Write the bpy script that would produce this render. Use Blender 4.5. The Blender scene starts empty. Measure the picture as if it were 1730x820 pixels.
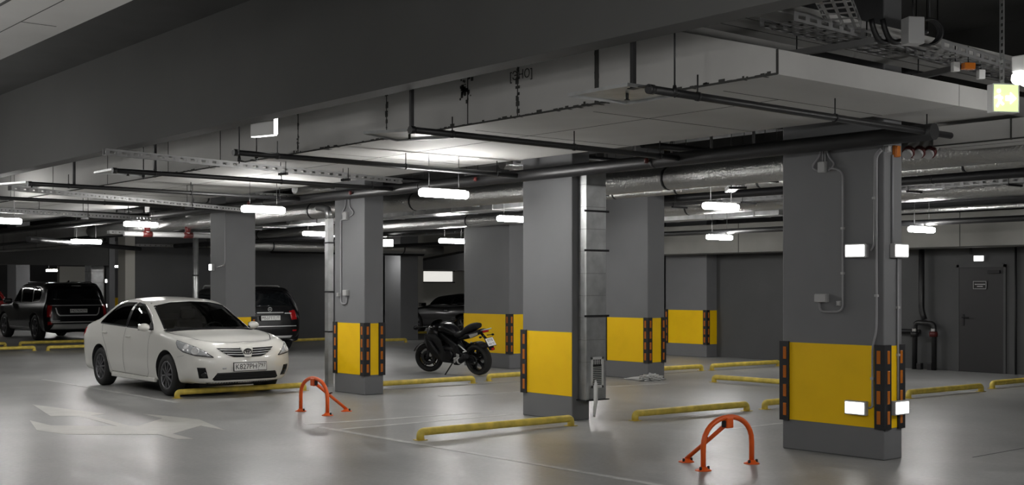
import bpy, bmesh, math, random
from mathutils import Vector, Matrix
from mathutils.bvhtree import BVHTree
from mathutils.geometry import delaunay_2d_cdt, interpolate_bezier
random.seed(7)
SC = bpy.context.scene
COL = SC.collection
PI = math.pi

# ---------------------------------------------------------------- camera, world, exposure
FPX = 2064.0                      # focal length in pixels of a 1730 px wide frame
CYAW = math.atan2(1714.0, 2064.0) # the column rows run this far to the left of the view axis
cam_d = bpy.data.cameras.new('camera'); cam = bpy.data.objects.new('camera', cam_d); COL.objects.link(cam)
cam_d.sensor_width = 36.0; cam_d.lens = 36.0 * FPX / 1730.0
cam_d.shift_y = 73.0 / 1730.0
cam_d.clip_end = 300
cam.location = (0, 0, 1.65); cam.rotation_euler = (PI / 2, 0, -CYAW)
SC.camera = cam
world = bpy.data.worlds.new('world'); SC.world = world; world.use_nodes = True
world.node_tree.nodes['Background'].inputs[0].default_value = (0.5, 0.52, 0.55, 1)
world.node_tree.nodes['Background'].inputs[1].default_value = 0.02
SC.view_settings.view_transform = 'Standard'
SC.view_settings.look = 'None'
SC.view_settings.gamma = 1.0
SC.view_settings.use_curve_mapping = False
SC.view_settings.exposure = 0.0
LAMP = 120.0                       # radiance of the tube lamp diffusers
SIGN = 6.0                        # radiance of the small lit panels
SC.cycles.max_bounces = 8
SC.cycles.diffuse_bounces = 4
SC.cycles.use_denoising = True
SC.cycles.sample_clamp_indirect = 4.0

# ---------------------------------------------------------------- materials
def mat(name, color=(.5, .5, .5), rough=.6, metal=0.0, noise=None, bump=None, emit=0.0, spec=.5, coat=0.0, wear=None):
    m = bpy.data.materials.new(name); m.use_nodes = True
    nt = m.node_tree; b = nt.nodes['Principled BSDF']
    c4 = (*color, 1)
    b.inputs['Base Color'].default_value = c4
    b.inputs['Roughness'].default_value = rough
    b.inputs['Metallic'].default_value = metal
    b.inputs['Specular IOR Level'].default_value = spec
    b.inputs['Coat Weight'].default_value = coat
    b.inputs['Coat Roughness'].default_value = .05
    if emit:
        b.inputs['Emission Color'].default_value = c4
        b.inputs['Emission Strength'].default_value = emit
    tc = None
    if noise or bump or wear:
        tc = nt.nodes.new('ShaderNodeTexCoord')
    if noise:                     # (scale, amount): soft mottling of the colour
        n = nt.nodes.new('ShaderNodeTexNoise'); n.inputs['Scale'].default_value = noise[0]; n.inputs['Detail'].default_value = 5
        nt.links.new(tc.outputs['Object'], n.inputs['Vector'])
        r = nt.nodes.new('ShaderNodeMapRange'); r.inputs[3].default_value = 1 - noise[1]; r.inputs[4].default_value = 1 + noise[1]
        r.inputs[1].default_value = .3; r.inputs[2].default_value = .7
        nt.links.new(n.outputs['Fac'], r.inputs[0])
        mx = nt.nodes.new('ShaderNodeVectorMath'); mx.operation = 'SCALE'; mx.inputs[0].default_value = color
        nt.links.new(r.outputs[0], mx.inputs['Scale'])
        nt.links.new(mx.outputs[0], b.inputs['Base Color'])
    if bump:                      # (scale, strength)
        n2 = nt.nodes.new('ShaderNodeTexNoise'); n2.inputs['Scale'].default_value = bump[0]; n2.inputs['Detail'].default_value = 4
        nt.links.new(tc.outputs['Object'], n2.inputs['Vector'])
        bp = nt.nodes.new('ShaderNodeBump'); bp.inputs['Strength'].default_value = bump[1]; bp.inputs['Distance'].default_value = bump[2] if len(bump) > 2 else .02
        nt.links.new(n2.outputs['Fac'], bp.inputs['Height']); nt.links.new(bp.outputs[0], b.inputs['Normal'])
    return m

M = {}
M['wall'] = mat('grey_wall_paint', (.078, .079, .081), .75, noise=(1.3, .06))
M['dark_wall'] = mat('dark_grey_wall_paint', (.085, .086, .088), .75, noise=(1.1, .06))
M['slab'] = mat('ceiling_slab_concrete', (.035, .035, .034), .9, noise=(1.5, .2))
M['beam'] = mat('beam_grey_paint', (.078, .078, .076), .8, noise=(1.2, .05))
M['column'] = mat('column_grey_paint', (.168, .170, .176), .62, noise=(2.0, .04))
M['yellow'] = mat('yellow_band_paint', (1.0, .62, .004), .5, spec=.3, noise=(3, .04))
M['bar_yellow'] = mat('wheel_stop_yellow_paint', (.74, .57, .10), .5, noise=(9, .18), bump=(40, .1))
M['orange'] = mat('orange_barrier_paint', (.85, .125, .015), .35)
M['rubber'] = mat('black_rubber', (.012, .012, .014), .6)
M['tyre'] = mat('tyre_rubber', (.014, .014, .014), .75)
M['reflector'] = mat('orange_reflector_plastic', (.55, .16, .02), .25)
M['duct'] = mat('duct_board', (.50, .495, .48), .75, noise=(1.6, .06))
M['darker_duct'] = mat('darker_duct_board', (.23, .225, .21), .8, noise=(1.6, .08))  # duct board in a darker tone, for the far wall duct
M['duct_seam'] = mat('duct_seam_grime', (.05, .05, .047), .9)
M['galv'] = mat('galvanised_steel', (.50, .51, .51), .38, metal=.85, noise=(6, .18))
M['foil'] = mat('crinkled_foil', (.50, .50, .49), .30, metal=.9, bump=(34, .5, .03))
M['tray'] = mat('perforated_tray_steel', (.34, .34, .34), .45, metal=.7)
M['black_pipe'] = mat('black_pipe_paint', (.010, .010, .011), .45)
M['dark_metal'] = mat('dark_metal', (.018, .018, .02), .5, metal=.2)
M['conduit'] = mat('grey_conduit_plastic', (.30, .30, .31), .5)
M['box_grey'] = mat('grey_box_plastic', (.42, .42, .42), .5)
M['white_plastic'] = mat('white_plastic', (.75, .75, .74), .4)
M['red'] = mat('red_fitting_paint', (.09, .010, .009), .5)
M['tube_light'] = mat('lit_diffuser', (1, .985, .96), .4, emit=LAMP)
M['sign_light'] = mat('lit_sign_panel', (1, 1, .97), .4, emit=SIGN)
M['green_light'] = mat('lit_green_panel', (.60, .76, .34), .4, emit=1.15)
M['window_light'] = mat('lit_window', (1, .98, .92), .4, emit=.75)
M['spot_light'] = mat('lit_spot_lens', (1, .985, .96), .4, emit=170.0)
M['white_car'] = mat('white_car_paint', (.74, .73, .69), .28, coat=.6)
M['black_car'] = mat('black_car_paint', (.004, .004, .005), .3, spec=.35, coat=.25)
M['red_car'] = mat('red_car_paint', (.22, .012, .012), .3, coat=.6)
M['black_gloss'] = mat('black_gloss_plastic', (.004, .004, .005), .3, spec=.3)
M['black_matt'] = mat('black_matt_plastic', (.005, .005, .006), .65, spec=.3)
M['dark_glass'] = mat('dark_tinted_glass', (.006, .007, .008), .06, spec=.6)
M['chrome'] = mat('chrome', (.75, .75, .76), .12, metal=1.0)
M['bright_trim'] = mat('bright_trim', (.62, .62, .62), .3, metal=.35)
M['alloy'] = mat('alloy_wheel_metal', (.20, .20, .21), .35, metal=.7)
M['silver'] = mat('silver_trim_paint', (.55, .55, .54), .35, metal=.5)
M['lamp_red'] = mat('red_lamp_plastic', (.30, .008, .010), .2)
M['lamp_clear'] = mat('clear_lamp_plastic', (.40, .41, .42), .15)
M['plate_white'] = mat('plate_white', (.72, .72, .70), .4)
M['ink'] = mat('black_ink', (.01, .01, .01), .6)
M['seat'] = mat('dark_seat_cloth', (.03, .03, .03), .85)
M['floor_line'] = mat('worn_floor_line_paint', (.47, .47, .455), .5, noise=(7, .2))
M['arrow'] = mat('floor_arrow_paint', (.53, .52, .48), .42, noise=(5, .08))
M['bag'] = mat('translucent_plastic_sheet', (.55, .55, .54), .35)
M['door'] = mat('dark_door_paint', (.026, .026, .028), .5)
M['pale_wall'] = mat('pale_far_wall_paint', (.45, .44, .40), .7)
M['joint'] = mat('floor_joint_sealant', (.05, .05, .05), .8)

def glass_mat():
    m = bpy.data.materials.new('tinted_car_glass'); m.use_nodes = True
    nt = m.node_tree; nt.nodes.remove(nt.nodes['Principled BSDF'])
    out = nt.nodes['Material Output']
    tr = nt.nodes.new('ShaderNodeBsdfTransparent'); tr.inputs[0].default_value = (.55, .58, .54, 1)
    gl = nt.nodes.new('ShaderNodeBsdfGlossy'); gl.inputs['Roughness'].default_value = .03; gl.inputs[0].default_value = (.9, .9, .9, 1)
    fr = nt.nodes.new('ShaderNodeFresnel'); fr.inputs[0].default_value = 1.5
    mx = nt.nodes.new('ShaderNodeMixShader')
    nt.links.new(fr.outputs[0], mx.inputs[0]); nt.links.new(tr.outputs[0], mx.inputs[1]); nt.links.new(gl.outputs[0], mx.inputs[2])
    nt.links.new(mx.outputs[0], out.inputs[0])
    return m
M['glass'] = glass_mat()

def floor_mat():
    m = bpy.data.materials.new('polished_concrete_floor'); m.use_nodes = True
    nt = m.node_tree; b = nt.nodes['Principled BSDF']; L = nt.links
    tc = nt.nodes.new('ShaderNodeTexCoord')
    def noise(scale, detail, sc=(1, 1, 1)):
        mp = nt.nodes.new('ShaderNodeMapping'); mp.inputs['Scale'].default_value = sc
        L.new(tc.outputs['Object'], mp.inputs[0])
        n = nt.nodes.new('ShaderNodeTexNoise'); n.inputs['Scale'].default_value = scale; n.inputs['Detail'].default_value = detail
        L.new(mp.outputs[0], n.inputs['Vector']); return n
    n1 = noise(.55, 6); n2 = noise(5, 6, (1, .35, 1)); n3 = noise(24, 3)
    r1 = nt.nodes.new('ShaderNodeValToRGB'); r1.color_ramp.elements[0].position = .32; r1.color_ramp.elements[1].position = .7
    r1.color_ramp.elements[0].color = (.25, .25, .246, 1); r1.color_ramp.elements[1].color = (.345, .345, .338, 1)
    L.new(n1.outputs['Fac'], r1.inputs[0])
    r2 = nt.nodes.new('ShaderNodeMapRange'); r2.inputs[1].default_value = .3; r2.inputs[2].default_value = .7; r2.inputs[3].default_value = .82; r2.inputs[4].default_value = 1.18
    L.new(n2.outputs['Fac'], r2.inputs[0])
    r3 = nt.nodes.new('ShaderNodeMapRange'); r3.inputs[1].default_value = .3; r3.inputs[2].default_value = .7; r3.inputs[3].default_value = .92; r3.inputs[4].default_value = 1.08
    L.new(n3.outputs['Fac'], r3.inputs[0])
    mu = nt.nodes.new('ShaderNodeMath'); mu.operation = 'MULTIPLY'; L.new(r2.outputs[0], mu.inputs[0]); L.new(r3.outputs[0], mu.inputs[1])
    vs = nt.nodes.new('ShaderNodeVectorMath'); vs.operation = 'SCALE'; L.new(r1.outputs[0], vs.inputs[0]); L.new(mu.outputs[0], vs.inputs['Scale'])
    L.new(vs.outputs[0], b.inputs['Base Color'])
    rr = nt.nodes.new('ShaderNodeMapRange'); rr.inputs[1].default_value = .3; rr.inputs[2].default_value = .7; rr.inputs[3].default_value = .31; rr.inputs[4].default_value = .43
    L.new(n2.outputs['Fac'], rr.inputs[0]); L.new(rr.outputs[0], b.inputs['Roughness'])
    bp = nt.nodes.new('ShaderNodeBump'); bp.inputs['Strength'].default_value = .03; bp.inputs['Distance'].default_value = .01
    L.new(n2.outputs['Fac'], bp.inputs['Height']); L.new(bp.outputs[0], b.inputs['Normal'])
    b.inputs['Specular IOR Level'].default_value = .38
    return m
M['floor'] = floor_mat()

# ---------------------------------------------------------------- placing helpers (a pixel of the photo seen on a known plane)
CC, SS = math.cos(CYAW), math.sin(CYAW)
def W(px, py, z):
    D = FPX * (z - 1.65) / (483 - py); xc = (px - 865) / FPX * D
    return Vector((CC * xc + SS * D, -SS * xc + CC * D, z))
def onX(px, py, X):
    u = (px - 865) / FPX; Y = (CC - u * SS) * X / (SS + u * CC); D = SS * X + CC * Y
    return Vector((X, Y, 1.65 + (483 - py) / FPX * D))
def onY(px, py, Y):
    u = (px - 865) / FPX; X = (SS + u * CC) * Y / (CC - u * SS); D = SS * X + CC * Y
    return Vector((X, Y, 1.65 + (483 - py) / FPX * D))

# ---------------------------------------------------------------- mesh helpers
class MB:
    def __init__(s): s.bm = bmesh.new(); s.mi = 0
    def _tag(s, faces):
        for f in faces: f.material_index = s.mi
    def quad(s, pts):
        f = s.bm.faces.new([s.bm.verts.new(p) for p in pts]); f.material_index = s.mi; return f
    def box(s, x0, x1, y0, y1, z0, z1, bev=0, mtx=None):
        r = bmesh.ops.create_cube(s.bm, size=1); vs = r['verts']
        for v in vs:
            v.co = Vector(((x0 + x1) / 2 + v.co.x * (x1 - x0), (y0 + y1) / 2 + v.co.y * (y1 - y0), (z0 + z1) / 2 + v.co.z * (z1 - z0)))
        fs = list({f for v in vs for f in v.link_faces}); s._tag(fs)
        if bev:
            es = list({e for v in vs for e in v.link_edges})
            rb = bmesh.ops.bevel(s.bm, geom=es, offset=bev, segments=2, affect='EDGES', profile=.5)
            s._tag(rb['faces']); vs = list({v for f in rb['faces'] for v in f.verts} | {v for v in vs if v.is_valid})
        if mtx is not None:
            for v in vs: v.co = mtx @ v.co
        return s
    def bar(s, p, q, w, h, up=(0, 0, 1), bev=0):
        p, q = Vector(p), Vector(q); d = q - p; L = d.length; x = d.normalized(); u = Vector(up)
        if abs(x.dot(u)) > .98: u = Vector((1, 0, 0))
        y = u.cross(x).normalized(); z = x.cross(y)
        m = Matrix((x, y, z)).transposed().to_4x4(); m.translation = (p + q) / 2
        return s.box(-L / 2, L / 2, -w / 2, w / 2, -h / 2, h / 2, bev, m)
    def tube(s, pts, r, seg=10, caps=True, closed=False):
        pts = [Vector(p) for p in pts]; n = len(pts); rings = []
        rr = r if isinstance(r, (list, tuple)) else [r] * n
        ref = None
        for i, p in enumerate(pts):
            if closed: t = (pts[(i + 1) % n] - pts[i - 1]).normalized()
            else: t = (pts[min(i + 1, n - 1)] - pts[max(i - 1, 0)]).normalized()
            if ref is None:
                ref = Vector((0, 0, 1)) if abs(t.z) < .9 else Vector((1, 0, 0))
            a = (ref - t * ref.dot(t)).normalized(); ref = a; b = t.cross(a)
            rings.append([s.bm.verts.new(p + (a * math.cos(2 * PI * k / seg) + b * math.sin(2 * PI * k / seg)) * rr[i]) for k in range(seg)])
        m = n if closed else n - 1
        for i in range(m):
            A, B = rings[i], rings[(i + 1) % n]
            for k in range(seg):
                f = s.bm.faces.new((A[k], A[(k + 1) % seg], B[(k + 1) % seg], B[k])); f.material_index = s.mi; f.smooth = True
        if caps and not closed:
            for R in (rings[0][::-1], rings[-1]):
                f = s.bm.faces.new(R); f.material_index = s.mi
        return s
    def lathe(s, prof, centre=(0, 0, 0), axis=(0, 0, 1), seg=24, closed=False):
        """prof: (radius, height along axis)"""
        ax = Vector(axis).normalized(); a = Vector((1, 0, 0)) if abs(ax.x) < .9 else Vector((0, 0, 1))
        a = (a - ax * a.dot(ax)).normalized(); b = ax.cross(a); c = Vector(centre)
        rings = [[s.bm.verts.new(c + ax * h + (a * math.cos(2 * PI * k / seg) + b * math.sin(2 * PI * k / seg)) * max(r, 1e-5)) for k in range(seg)] for r, h in prof]
        n = len(prof)
        for i in range(n if closed else n - 1):
            A, B = rings[i], rings[(i + 1) % n]
            for k in range(seg):
                f = s.bm.faces.new((A[k], A[(k + 1) % seg], B[(k + 1) % seg], B[k])); f.material_index = s.mi; f.smooth = True
        if not closed:
            for R in (rings[0][::-1], rings[-1]):
                f = s.bm.faces.new(R); f.material_index = s.mi
        return s
    def prism(s, poly, fn, t0, t1):
        """poly of 2D points; fn(a, b, t) -> 3D; extruded from t0 to t1"""
        A = [s.bm.verts.new(fn(a, b, t0)) for a, b in poly]; B = [s.bm.verts.new(fn(a, b, t1)) for a, b in poly]
        n = len(poly); fs = []
        for i in range(n): fs.append(s.bm.faces.new((A[i], A[(i + 1) % n], B[(i + 1) % n], B[i])))
        fs.append(s.bm.faces.new(A[::-1])); fs.append(s.bm.faces.new(B)); s._tag(fs)
        return s
    def build(s, name, mats, parent=None, recalc=True, smooth=None):
        if recalc: bmesh.ops.recalc_face_normals(s.bm, faces=s.bm.faces)
        me = bpy.data.meshes.new(name); s.bm.to_mesh(me); s.bm.free()
        return link(name, me, mats, parent, smooth)

def link(name, me, mats, parent=None, smooth=None):
    for m in (mats if isinstance(mats, (list, tuple)) else [mats]):
        me.materials.append(M[m] if isinstance(m, str) else m)
    if smooth is not None:
        for p in me.polygons: p.use_smooth = smooth
    o = bpy.data.objects.new(name, me); COL.objects.link(o)
    if parent: o.parent = parent
    return o
def tag(o, label, cat, group=None, kind=None):
    o['label'] = label; o['category'] = cat
    if group: o['group'] = group
    if kind: o['kind'] = kind
    return o
def thing(name, label, cat, loc=(0, 0, 0), rz=0, group=None):
    o = bpy.data.objects.new(name, None); COL.objects.link(o); o.location = loc; o.rotation_euler = (0, 0, rz)
    o.empty_display_size = .1
    return tag(o, label, cat, group)
def struct(name, mb, m, label=None, cat=None):
    o = mb.build(name, m); o['kind'] = 'structure'
    if label: o['label'] = label; o['category'] = cat
    return o
def copy_thing(o, parent=None):
    c = o.copy(); COL.objects.link(c)
    if parent: c.parent = parent
    for ch in o.children: copy_thing(ch, c)
    return c
def text_mesh(s, size, name, m, parent=None, mtx=None, depth=.001, align='CENTER', bold=0):
    cu = bpy.data.curves.new('t', 'FONT'); cu.body = s; cu.size = size; cu.extrude = depth; cu.align_x = align; cu.align_y = 'CENTER'; cu.offset = bold
    ob = bpy.data.objects.new('t', cu); COL.objects.link(ob)
    dg = bpy.context.evaluated_depsgraph_get(); dg.update()
    me = bpy.data.meshes.new_from_object(ob.evaluated_get(dg)); me.materials.clear()
    bpy.data.objects.remove(ob); bpy.data.curves.remove(cu)
    if mtx is not None: me.transform(mtx)
    return link(name, me, m, parent)
def frame(x, y, o):               # matrix with local x, y axes and origin
    x = Vector(x).normalized(); y = Vector(y); y = (y - x * y.dot(x)).normalized(); z = x.cross(y)
    m = Matrix((x, y, z)).transposed().to_4x4(); m.translation = Vector(o); return m
def arc(c, a, b, r, t0, t1, n=8):
    c, a, b = Vector(c), Vector(a), Vector(b)
    return [c + (a * math.cos(t0 + (t1 - t0) * i / n) + b * math.sin(t0 + (t1 - t0) * i / n)) * r for i in range(n + 1)]
def fillet(pts, r, n=5):          # rounds the inner corners of a polyline
    pts = [Vector(p) for p in pts]; out = [pts[0]]
    for i in range(1, len(pts) - 1):
        p, a, b = pts[i], pts[i - 1], pts[i + 1]
        rr = min(r, (a - p).length * .49, (b - p).length * .49)
        s, e = p + (a - p).normalized() * rr, p + (b - p).normalized() * rr
        out += interpolate_bezier(s, s + (p - s) * .6, e + (p - e) * .6, e, n)
    return out + [pts[-1]]

# ================================================================ the setting
mb = MB(); mb.quad([(-14, -14, 0), (60, -14, 0), (60, 75, 0), (-14, 75, 0)]); struct('floor', mb, 'floor', 'polished grey concrete floor of the parking hall', 'floor')
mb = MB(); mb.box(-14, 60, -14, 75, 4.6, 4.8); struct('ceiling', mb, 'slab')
mb = MB(); mb.box(21.7, 22.0, -14, 19.2, 0, 4.6); struct('wall_right', mb, 'wall')
mb = MB(); mb.box(-14.2, -14, -14, 75, 0, 4.6); struct('wall_left', mb, 'wall')
mb = MB(); mb.box(-14, 60, -14.2, -14, 0, 4.6); struct('wall_front', mb, 'wall')
mb = MB(); mb.box(-14, 60, 70, 70.3, 0, 4.6); struct('wall_back', mb, 'wall')
mb = MB(); mb.box(48, 48.3, -14, 75, 0, 4.6); struct('wall_far', mb, 'dark_wall')
mb = MB(); mb.box(13.25, 19.4, 32.0, 32.3, 0, 4.6); struct('wall_middle', mb, 'wall')
mb = MB(); mb.box(12.98, 13.25, 31.9, 32.4, 0, 4.6); o = mb.build('column', 'pale_wall'); tag(o, 'pale strip standing for the lit end face of the distant middle wall', 'column', 'columns of the hall', 'structure')  # the wall's lit end face, its brightness put into the pale colour
# the deep beam over the driving lane
mb = MB(); mb.box(5.98, 6.2, -14, 62, 3.38, 4.6); struct('trim_1', mb, 'beam', 'deep grey ceiling beam running over the driving lane', 'beam')
# dark cross beams under the slab, further back
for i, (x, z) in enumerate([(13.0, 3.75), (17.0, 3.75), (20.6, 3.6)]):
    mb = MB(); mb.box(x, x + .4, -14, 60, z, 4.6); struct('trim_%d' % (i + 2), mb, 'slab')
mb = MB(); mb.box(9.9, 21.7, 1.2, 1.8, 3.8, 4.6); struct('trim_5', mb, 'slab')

# ---------------------------------------------------------------- columns
COLS = {}
def column(key, x0, x1, y0, y1, desc, band=True, front_only=False):
    mb = MB(); mb.box(x0, x1, y0, y1, 0, 4.6, .012)
    o = mb.build('column', 'column'); tag(o, desc, 'column', 'columns of the hall', 'structure')
    COLS[key] = (x0, x1, y0, y1)
    if band:
        mb = MB()
        if front_only: mb.box(x0 - .004, x0 + .01, y0 + .004, y1 - .004, .30, 1.08)
        else: mb.box(x0 - .004, x1 + .004, y0 - .004, y1 + .004, .30, 1.08)
        b = mb.build('painted_band', 'yellow', o); b['label'] = 'bright yellow painted band'
    return o
column('A', 10.04, 10.34, 6.61, 7.79, 'nearest thick grey column with yellow band and four lit lamps')
column('B', 10.06, 10.35, 10.97, 11.90, 'grey column with yellow band beside the silver exhaust duct', front_only=True)
column('C', 10.03, 10.37, 15.55, 16.40, 'grey column with yellow band between white sedan and motorcycle')
column('D', 10.03, 10.62, 20.1, 20.72, 'dark grey column with yellow band behind the white sedan')
column('E', 15.40, 15.85, 18.63, 20.1, 'grey column with yellow band behind the motorcycle')
column('F', 15.50, 15.92, 14.94, 16.05, 'grey column with yellow band and white plastic sheet at its foot')
column('G', 21.35, 21.72, 18.72, 20.0, 'grey column with yellow band at the end of the far wall')
column('K', 21.4, 21.8, 24.2, 25.5, 'distant grey column mostly hidden behind the column beside the duct')
column('H', 20.85, 21.5, 30.35, 31.2, 'distant grey column lit by a small spotlight', band=False)
column('I', 21.4, 21.9, 34.5, 35.3, 'distant dark column behind the low black car', band=False)
column('J', 22.4, 22.9, 56.4, 56.9, 'far grey column with yellow band beyond the black SUV')
column('L', 14.6, 15.1, 46.0, 47.0, 'far dark column above the black SUV roof', band=False)

# corner guards: black rubber angle, four orange reflectors on each arm
def make_guard():
    t, a, h = .018, .095, .80
    mb = MB(); poly = [(-t, -t), (a, -t), (a, 0), (0, 0), (0, a), (-t, a)]
    mb.prism(poly, lambda x, y, z: Vector((x, y, z)), .29, .29 + h)
    o = mb.build('corner_guard', 'rubber')
    for arm in (0, 1):
        for k in range(4):
            z = .29 + .05 + k * .19
            m2 = MB()
            if arm == 0: m2.box(.028, .068, -t - .003, -t + .004, z, z + .125, .002)
            else: m2.box(-t - .003, -t + .004, .028, .068, z, z + .125, .002)
            m2.build('reflector', 'reflector', o)
    return o
guard0 = make_guard(); g_used = [False]
def guard(x, y, rz, label):
    o = copy_thing(guard0) if g_used[0] else guard0
    g_used[0] = True
    o.location = (x, y, 0); o.rotation_euler = (0, 0, rz)
    tag(o, label, 'corner guard', 'corner guards on the columns')
GD = {'A': 'nearest column with four lit lamps', 'C': 'column between sedan and motorcycle', 'D': 'column behind the white sedan',
      'E': 'column behind the motorcycle', 'F': 'column with plastic sheet at its foot', 'G': 'column at the end of the far wall', 'K': 'distant column showing beside column edge'}
for k, d in GD.items():
    x0, x1, y0, y1 = COLS[k]; e = .004
    guard(x0 - e, y0 - e, 0, 'black reflector corner guard, foremost corner of the ' + d)
    if k != 'G': guard(x1 + e, y0 - e, PI / 2, 'black reflector corner guard, right edge of the ' + d)
    if k != 'E': guard(x0 - e, y1 + e, -PI / 2, 'black reflector corner guard, left edge of the ' + d)
x0, x1, y0, y1 = COLS['B']
guard(x0 - .004, y1 + .004, -PI / 2, 'black corner guard with orange reflectors on column beside silver duct')

# ---------------------------------------------------------------- floor markings and joints
def flat(name, pts, m, z=.002, t=.0015):
    mb = MB(); mb.prism([(p[0], p[1]) for p in pts], lambda a, b, h: Vector((a, b, h)), z - t, z)
    return mb.build(name, m)
AR = [(5.01, 15.27), (4.73, 14.18), (4.85, 13.58), (5.63, 12.93), (5.61, 12.38), (5.76, 12.27), (5.78, 12.87), (6.37, 13.41), (6.38, 12.81), (6.65, 14.04), (6.5, 14.7), (6.38, 15.1), (6.36, 14.45), (5.80, 13.86), (5.72, 13.96), (5.79, 15.33), (6.02, 15.42), (5.87, 16.27), (5.71, 17.3), (5.37, 15.57), (5.66, 15.4), (5.59, 13.99), (5.02, 14.54)]
o = flat('floor_arrow', AR, 'arrow'); tag(o, 'pale branching direction arrow painted on the driving lane', 'floor arrow')
def line(p, q, w=.08, m='floor_line', name='floor_line', z=.002):
    p, q = Vector(p), Vector(q); d = (q - p).normalized(); n = Vector((-d.y, d.x)) * w / 2
    return flat(name, [p - n, q - n, q + n, p + n], m, z)
FL = [((7.38, 6.0), (7.38, 12.4), 'pale worn stall line along the lane before the nearest wheel stop'),
      ((7.4, 12.05), (10.0, 12.05), 'pale worn stall line leading to the column with the duct'),
      ((7.38, 12.75), (10.0, 12.45), 'pale worn stall line beside the first orange barrier'),
      ((7.38, 16.3), (7.38, 21.8), 'pale worn stall line along the near side of the white sedan'),
      ((10.9, 9.2), (14.6, 9.2), 'pale worn stall line between nearest column and second wheel stop'),
      ((10.8, 14.7), (15.2, 14.2), 'pale worn stall line leading to the column with plastic sheet')]
for p, q, lb in FL:
    tag(line(p, q), lb, 'floor line', 'worn stall lines', 'structure')
for p, q, lb in [((10.4, 16.2), (21.0, 15.6), 'thin dark joint in the floor behind the motorcycle'),
                 ((10.9, 6.2), (21.5, 6.4), 'thin dark joint in the floor by the door')]:
    tag(line(p, q, .012, 'joint', 'floor_joint', .0015), lb, 'floor joint', 'dark floor joints', 'structure')

# ---------------------------------------------------------------- wheel stops: bent yellow tube
def wheel_stop(p, q, label, r=.042, h=.13):
    p, q = Vector((p[0], p[1], 0)), Vector((q[0], q[1], 0)); d = (q - p).normalized(); L = (q - p).length
    o = thing('wheel_stop', label, 'wheel stop', p, math.atan2(d.y, d.x), 'yellow tube wheel stops')
    mb = MB(); mb.tube(fillet([(0, 0, 0), (.0, 0, h - r), (L, 0, h - r), (L, 0, 0)], .085, 7), r, 12)
    mb.build('bent_tube', 'bar_yellow', o)
    for x in (0, L):
        m2 = MB(); m2.box(x - .06, x + .06, -.055, .055, 0, .006, .002); m2.build('foot_plate', 'bar_yellow', o)
WS = [((7.58, 10.66), (9.72, 10.62), 'yellow wheel stop before the column beside the silver duct'),
      ((10.69, 10.52), (12.65, 10.4), 'yellow wheel stop in the second bay, before the orange barrier'),
      ((13.0, 10.38), (15.1, 10.3), 'yellow wheel stop starting behind the nearest column'),
      ((16.0, 13.86), (16.07, 11.8), 'yellow wheel stop lying crosswise behind the nearest column'),
      ((18.21, 15.83), (20.2, 15.78), 'yellow wheel stop before the far wall, near its column'),
      ((15.98, 15.9), (17.95, 15.87), 'yellow wheel stop emerging from behind column with plastic sheet'),
      ((10.55, 16.3), (12.68, 16.3), 'yellow wheel stop in front of the motorcycle'),
      ((13.18, 16.5), (15.2, 16.5), 'yellow wheel stop behind motorcycle rear tyre, beside duct column'),
      ((15.89, 10.05), (17.79, 9.98), 'yellow wheel stop beyond nearest column, before the dark door'),
      ((18.42, 10.14), (20.5, 10.1), 'yellow wheel stop closest to the dark door'),
      ((7.66, 16.9), (9.75, 16.86), 'yellow wheel stop under the white sedan front bumper'),
      ((8.4, 31.5), (10.46, 31.55), 'short yellow wheel stop at far end of lane, cut by frame'),
      ((10.73, 31.33), (12.8, 31.2), 'yellow wheel stop behind the white sedan tail'),
      ((10.99, 34.28), (13.0, 34.2), 'yellow wheel stop just behind the big black SUV'),
      ((8.6, 34.3), (10.57, 34.2), 'yellow wheel stop beside the big black SUV, cut by frame'),
      ((16.8, 30.8), (18.9, 31.0), 'yellow wheel stop against the wall beside second black SUV'),
      ((18.3, 29.3), (20.29, 29.26), 'yellow wheel stop before the spotlit distant column'),
      ((22.4, 33.3), (24.3, 33.3), 'yellow wheel stop beneath the low black car')]
for p, q, lb in WS: wheel_stop(p, q, lb)

# ---------------------------------------------------------------- orange folding barriers
def barrier(loc, rz, side, label):
    o = thing('parking_barrier', label, 'parking barrier', loc, rz, 'orange folding barriers')
    w, h, r = .335, .48, .024
    arcp = [Vector((-w * math.cos(t), 0, .20 + (h - .20 - r) * math.sin(t) ** .85)) for t in [PI * i / 16 for i in range(17)]]
    mb = MB(); mb.tube([Vector((-w, 0, 0))] + arcp + [Vector((w, 0, 0))], r, 12); mb.build('arch', 'orange', o)
    top = Vector((0, side * .02, h - r - .07)); foot = Vector((-.05, side * .46, .03))
    mb = MB(); mb.tube([top, foot], .02, 10); mb.build('strut', 'orange', o)
    mb = MB(); mb.box(-.045, .045, -.03, .03, h - r - .10, h - r, .008); l = mb.build('lock_bracket', 'orange', o)
    m2 = MB(); m2.box(-.065, -.046, -.02, .02, h - r - .09, h - r - .03, .004); m2.build('lock', 'rubber', l)
    mid = top.lerp(foot, .45); mb = MB(); mb.bar(mid + Vector((-.005, 0, .02)), mid + Vector((-.06, 0, .035)), .022, .014); mb.build('latch_handle', 'rubber', o)
    for p in (Vector((-w, 0, 0)), Vector((w, 0, 0)), Vector((foot.x, foot.y, 0))):
        f = MB(); f.lathe([(.075, 0), (.072, .008), (.04, .02), (.034, .035)], p, seg=16); ft = f.build('foot', 'orange', o)
        for s in (-1, 1):
            b = MB(); b.lathe([(.012, .0), (.012, .03), (.006, .034)], p + Vector((s * .052, -.015, .006)), seg=8); b.build('bolt', 'rubber', ft)
    return o
barrier((8.605, 7.29, 0), 0, 1, 'orange arched folding barrier in the bay before the nearest column')
barrier((8.11, 13.77, 0), PI / 2, -1, 'orange arched folding barrier beside the white sedan front')

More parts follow.
